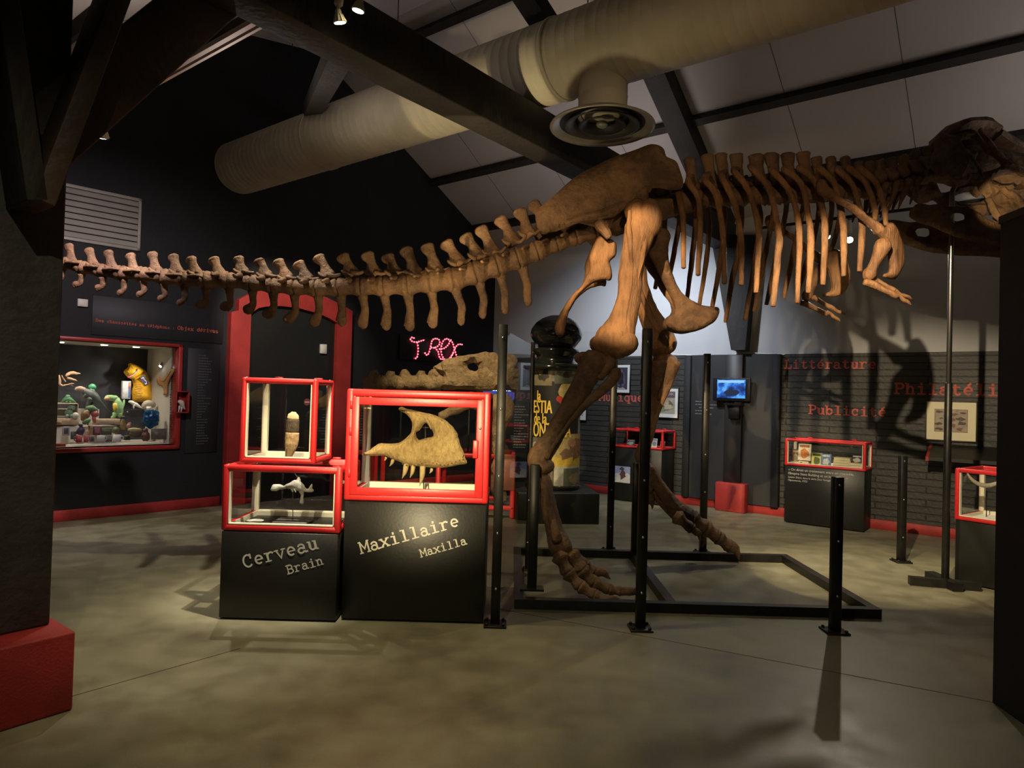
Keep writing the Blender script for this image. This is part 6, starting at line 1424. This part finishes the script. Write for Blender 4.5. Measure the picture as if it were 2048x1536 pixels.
# flat wooden dinosaur and clip lamp on the pale side panel
wdn = thing('wooden_cutout', 'orange wooden dinosaur cut-out fixed to the pale side of the window', 'cut-out', G(1.27, 0.45, 1.45), RZ_G)
SDN = lambda x, y: PP(*zw(x, y), G(1.262), GD)
mb = MB().blade([(1365, 640), (1385, 605), (1425, 605), (1450, 640), (1480, 580), (1520, 520), (1565, 495), (1592, 510), (1580, 550), (1545, 610), (1510, 690), (1505, 780), (1500, 830), (1450, 830), (1455, 770), (1430, 720), (1385, 700), (1370, 670)], SDN, 0.010, 22, (), 10, 3, dirn=tuple(GD)); mb.build('board', clr('orangewood', (0.55, 0.27, 0.10)), wdn)
MB().tube([SDN(x, y) - GD * 0.012 for x, y in ((1420, 650), (1470, 660), (1520, 590), (1560, 530))], 0.004, 6, 3).build('drawn_line', clr('brownline', (0.25, 0.10, 0.03)), wdn)
p = W_(1455, 420, 0.55)
cl_ = thing('clip_lamp', 'small lit metal clip lamp high on the pale side of the window', 'lamp', p, RZ_G)
e1_, e2_ = W_(1500, 395, 0.55), W_(1410, 465, 0.50)
dd = (e2_ - e1_).normalized(); T = dd.to_track_quat('Z', 'Y').to_matrix()
ln = (e2_ - e1_).length
MB().lathe([(0.018, 0), (0.028, 0.01), (0.034, ln * 0.6), (0.040, ln)], e1_, 18, T).build('shade', steel, cl_)
MB().lathe([(0.0, ln * 0.97), (0.036, ln * 0.97), (0.0, ln * 1.03)], e1_, 18, T).build('bulb', emit('clip_glow', (1.0, 0.95, 0.85), 30), cl_)
MB().tube([e1_, W_(1510, 340, 0.55), W_(1540, 320, 0.55), W_(1580, 330, 0.5)], 0.006, 8, 3).build('arm', steel, cl_)
toy('toy_dinosaur', 'white plastic dinosaur lying on the ledge under the yellow bag', 'toy', 0.62, [('body', [(1020, 915, 30), (1060, 935, 46), (1110, 960, 40), (1160, 995, 20), (1195, 1010, 8)], clr('whiteplastic', (0.68, 0.65, 0.58)), 0), ('leg', [(1080, 960, 22), (1070, 1000, 16)], clr('whiteplastic', (0.68, 0.65, 0.58)), -0.02)])
toy('fur_hat', 'beige furry cap on the ledge right of the white dinosaur', 'hat', 0.62, [('crown', [(1200, 990, 60), (1230, 950, 84), (1280, 945, 92), (1330, 965, 60)], clr('fur', (0.42, 0.36, 0.26)), 0), ('label', [(1245, 1000, 36), (1285, 1000, 36)], clr('labelw', (0.68, 0.68, 0.66)), -0.06)])
# acrylic stand and blue bag
ac = thing('acrylic_stand', 'clear acrylic stand under the cap and the blue bag', 'stand', W_(1200, 1300, 0.45), RZ_G)
wbox(ac, 'top_sheet', 950, 1018, 1390, 1024, 0.40, 0.75, glass); wbox(ac, 'front_sheet', 955, 1024, 1385, 1250, 0.41, 0.416, glass)
bb_ = thing('blue_bag', 'crumpled shiny blue bag in the display window', 'bag', W_(1285, 1250, 0.35), RZ_G)
mb = MB().blade([(1190, 1040), (1240, 1025), (1380, 1030), (1398, 1100), (1395, 1180), (1350, 1240), (1290, 1265), (1220, 1240), (1180, 1170), (1195, 1100)], lambda x, y: W_(x, y, 0.34), 0.05, 14, (), 60, 3, dirn=tuple(GN)); mb.rough(0.022, 30, 4); mb.build('foil', mat('blue_foil', (0.02, 0.13, 0.28), 0.22, metal=0.4, var=0.5, scale=14), bb_)
# shelf box at the left
sb = thing('shelf_box', 'open wooden box shelf holding the pale green plush dinosaur', 'box', W_(220, 1130, 0.6), RZ_G)
ow = clr('boxwood', (0.48, 0.36, 0.24))
wbox(sb, 'top_board', 60, 938, 360, 950, 0.56, 0.78, ow); wbox(sb, 'bottom_board', 60, 1128, 372, 1215, 0.56, 0.78, ow); wbox(sb, 'side_board', 350, 950, 366, 1128, 0.56, 0.78, ow)
toy('plush_toy', 'brown and red plush toy cluster below the grey green toy dinosaur', 'toy', 0.40, [('body', [(430, 1150, 60), (450, 1090, 90), (480, 1050, 70)], clr('plushbrown', (0.25, 0.14, 0.07)), 0), ('head', [(540, 1060, 50), (575, 1075, 84), (610, 1080, 50)], clr('plushred', (0.45, 0.12, 0.10)), 0), ('cap', [(470, 1010, 60), (530, 1010, 90), (590, 1040, 60)], clr('plushgreen', (0.10, 0.20, 0.08)), 0.02), ('leg', [(560, 1120, 40), (575, 1180, 30)], clr('plushred', (0.45, 0.12, 0.10)), -0.02)])
pb_ = thing('picture_box', 'low tan carton box on the step in the middle of the window', 'box', W_(740, 1190, 0.5), RZ_G)
wbox(pb_, 'carton', 590, 1140, 900, 1215, 0.46, 0.62, clr('tancarton', (0.50, 0.38, 0.25)))
wbox(pb_, 'window_strip', 620, 1195, 830, 1215, 0.455, 0.462, clr('stripdark', (0.16, 0.09, 0.05)))
toy('figurine', 'slim dark and yellow figurine standing in front of the acrylic stand', 'figurine', 0.36, [('body', [(930, 1260, 56), (930, 1200, 50), (930, 1150, 34)], clr('figy', (0.30, 0.20, 0.08)), 0), ('head', [(930, 1135, 30), (932, 1110, 40)], clr('figd', (0.08, 0.06, 0.05)), 0), ('arm', [(955, 1170, 18), (968, 1240, 14)], clr('figy', (0.30, 0.20, 0.08)), -0.01)])
toy('toy_nest', 'yellow rimmed nest of little toys at the bottom of the window', 'toy', 0.34, [('rim', [(1000, 1280, 30), (1060, 1270, 40), (1120, 1275, 40), (1170, 1280, 24)], clr('nesty', (0.50, 0.46, 0.20)), 0), ('filling', [(1020, 1300, 40), (1090, 1300, 60), (1150, 1300, 40)], clr('nestg', (0.20, 0.16, 0.06)), 0), ('foot', [(1010, 1330, 60), (1090, 1345, 70), (1150, 1335, 60)], clr('nestd', (0.10, 0.07, 0.05)), 0)])
toy('toy_trees', 'green and brown toy bushes behind the white mug', 'toy', 0.36, [('bush', [(810, 1310, 40), (840, 1280, 70), (880, 1275, 50)], clr('bush', (0.12, 0.14, 0.06)), 0), ('stem', [(850, 1310, 30), (850, 1340, 30)], clr('stem', (0.25, 0.14, 0.07)), 0)])
def mug(label, x0, y0, x1, y1, d, m, side=1):
    a, b = W_(x0, y1, d), W_(x1, y0, d); r = abs((b - a).dot(GD)) / 2; h = b.z - a.z; c = (a + b) / 2; c.z = max(a.z, Z0 + 0.001)
    t = thing('mug', label, 'mug', c, RZ_G)
    MB().lathe([(r * 0.96, 0), (r, 0.004), (r, h), (r * 0.92, h), (r * 0.9, 0.008), (0, 0.006)], c, 24, close=False).build('cup', m, t)
    MB().tube([c + GD * (side * r * 0.97) + UPZ * (h * 0.8), c + GD * (side * r * 1.5) + UPZ * (h * 0.7), c + GD * (side * r * 1.5) + UPZ * (h * 0.35), c + GD * (side * r * 0.97) + UPZ * (h * 0.2)], 0.006, 8, 4, ref=tuple(GN)).build('handle', m, t)
mug('white mug with a dark print at the front of the display window', 805, 1340, 910, 1430, 0.22, clr('mugwhite', (0.60, 0.60, 0.58)))
mug('pale grey mug left of the white mug in the window', 600, 1350, 700, 1436, 0.22, clr('muggrey', (0.42, 0.42, 0.42)))
mug('dark red mug with white marks at the lower left of the window', 330, 1345, 410, 1440, 0.22, clr('mugred', (0.36, 0.05, 0.05)), -1)
mug('dark red mug nearest the grey mug in the window', 430, 1345, 490, 1440, 0.22, clr('mugred2', (0.30, 0.05, 0.05)))
def wbook(label, x0, y0, x1, y1, d, c, c2, name='book'):
    t = thing(name, label, name.replace('_', ' '), W_((x0 + x1) / 2, y1, d), RZ_G)
    wbox(t, 'cover', x0, y0, x1, y1, d, d + 0.03, clr('wb%d' % x0, c))
    m = (x1 - x0) * 0.18; wbox(t, 'cover_print', x0 + m, y0 + m, x1 - m, y1 - m * 1.4, d - 0.003, d + 0.001, clr('wbp%d' % x0, c2, 0.5, 0.6))
wbook('grey and white card standing at the lower left of the window', 160, 1235, 255, 1355, 0.38, (0.36, 0.34, 0.36), (0.10, 0.10, 0.14), 'card')
wbook('tan wooden block box left of the dark red book', 490, 1225, 552, 1350, 0.42, (0.50, 0.33, 0.17), (0.45, 0.28, 0.13), 'box')
wbook('dark red and black book standing at the bottom of the window', 556, 1230, 655, 1345, 0.40, (0.14, 0.03, 0.05), (0.36, 0.16, 0.20), 'book')
wbook('dark green board standing behind the pale grey mug', 660, 1255, 795, 1345, 0.42, (0.07, 0.09, 0.05), (0.14, 0.16, 0.10), 'board')
wbook('dark brown flat game box at the lower right of the window', 1300, 1262, 1515, 1405, 0.28, (0.13, 0.11, 0.09), (0.22, 0.20, 0.17), 'box')
toy('toy_figure', 'dark purple toy figure between the card and the tan box', 'toy', 0.34, [('body', [(390, 1330, 60), (395, 1280, 76), (395, 1240, 40)], clr('purple', (0.06, 0.04, 0.08)), 0), ('arm', [(350, 1290, 24), (335, 1330, 18)], clr('purple', (0.06, 0.04, 0.08)), -0.01), ('head', [(390, 1230, 40), (395, 1215, 44)], clr('purple', (0.06, 0.04, 0.08)), 0)])
wbook('brown paper box stacked at the left end of the window shelf', 75, 1165, 150, 1215, 0.52, (0.30, 0.20, 0.12), (0.20, 0.12, 0.07), 'box')
wbook('dark green tin behind the dark red mug with white marks', 268, 1300, 335, 1400, 0.36, (0.05, 0.07, 0.05), (0.12, 0.14, 0.10), 'tin')
wbook('grey card between the two mugs in the display window', 505, 1352, 575, 1436, 0.26, (0.22, 0.21, 0.20), (0.10, 0.10, 0.10), 'card')
wbook('dark grey card between the pale grey mug and the white mug', 715, 1352, 795, 1432, 0.26, (0.12, 0.12, 0.11), (0.24, 0.23, 0.21), 'card')
wbook('dark olive tin right of the white mug in the window', 955, 1345, 1035, 1412, 0.24, (0.10, 0.10, 0.05), (0.05, 0.05, 0.03), 'tin')
toy('toy_figure', 'dark reddish toy figure left of the brown game box in the window', 'toy', 0.32, [('body', [(1225, 1400, 80), (1225, 1350, 96), (1220, 1300, 60)], clr('maroon', (0.12, 0.05, 0.045)), 0), ('head', [(1205, 1290, 40), (1235, 1275, 56)], clr('maroon', (0.12, 0.05, 0.045)), -0.01), ('arm', [(1190, 1330, 24), (1165, 1370, 18)], clr('maroon', (0.12, 0.05, 0.045)), -0.01)])
toy('toy_figure', 'small pink toy sitting on top of the yellow rimmed nest', 'toy', 0.40, [('body', [(1000, 1245, 40), (1010, 1215, 46)], clr('pinky', (0.45, 0.22, 0.20)), 0), ('head', [(1005, 1200, 26), (1025, 1195, 30)], clr('pinky', (0.45, 0.22, 0.20)), 0)])
toy('toy_bush', 'green and red plant toy at the left of the plush cluster', 'toy', 0.33, [('leaves', [(430, 1190, 40), (470, 1170, 60), (500, 1150, 40)], clr('plushgreen', (0.10, 0.20, 0.08)), 0), ('stem', [(480, 1180, 20), (485, 1215, 16)], clr('plushbrown', (0.25, 0.14, 0.07)), 0)])
tag(MB().box((0.05, 0.24, Z0 + 0.001), (0.18, 0.34, Z0 + 0.035), 0.003, 1, TG).build('red_tin', clr('redtin', (0.40, 0.05, 0.03))), 'low red tin at the lower left corner of the window', 'tin')
strip = MB()
for i in range(12): strip.ball(SDN(1545, 830 + i * 32) - GD * 0.004, (0.006, 0.006, 0.011), 6, 5)
tag(strip.build('hanging_chain', clr('chain', (0.05, 0.05, 0.05))), 'dark bead chain hanging down the pale side of the window', 'chain')
# small red box on the wall beside the window
rb = thing('wall_box', 'small open red box with a white toy on the wall right of the display window', 'wall box', G(1.36, -0.06, 1.28), RZ_G)
pa_, pb_2 = PG(352, 782, -0.10), PG(377, 826, -0.10); a0, a1_ = (pa_ - GA).dot(GD), (pb_2 - GA).dot(GD); z1_, z0_ = pa_.z, pb_2.z
mb = MB(); tq = 0.012
for lo, hi in (((a0, -0.12, z0_), (a1_, 0, z0_ + tq)), ((a0, -0.12, z1_ - tq), (a1_, 0, z1_)), ((a0, -0.12, z0_), (a0 + tq, 0, z1_)), ((a1_ - tq, -0.12, z0_), (a1_, 0, z1_)), ((a0, -0.012, z0_), (a1_, -0.001, z1_))): mb.box(lo, hi, 0.002, 1, TG)
mb.build('shell', red_wall, rb)
k = 1 / F_PX * 8.6
wt_ = clr('whiteplastic', (0.68, 0.65, 0.58)); c0 = G((a0 + a1_) / 2, -0.06, z0_ + tq)
t = thing('toy_dinosaur', 'tiny white toy dinosaur standing in the small red wall box', 'toy', c0, RZ_G)
MB().tube([c0 + GD * -0.045 + UPZ * 0.13, c0 + UPZ * 0.12, c0 + GD * 0.02 + UPZ * 0.08, c0 + GD * 0.05 + UPZ * 0.03], [0.014, 0.03, 0.026, 0.006], 10, 4).build('body', wt_, t)
for s in (-0.015, 0.015): MB().tube([c0 + GD * s + UPZ * 0.07, c0 + GD * (s - 0.01) + UPZ * 0.002], [0.014, 0.008], 8, 2).build('leg', wt_, t)
spot('clip_lamp_light', W_(1400, 470, 0.48), W_(700, 900, 0.8), 14, (1, 0.93, 0.8), 100, 0.6)
spot('window_downlight', G(0.62, 0.50, Z1 - 0.03), G(0.62, 0.55, 1.0), 22, (1, 0.88, 0.68), 120, 0.6)
spot('window_downlight', G(0.16, 0.50, Z1 - 0.03), G(0.16, 0.55, 1.0), 16, (1, 0.88, 0.68), 120, 0.6)
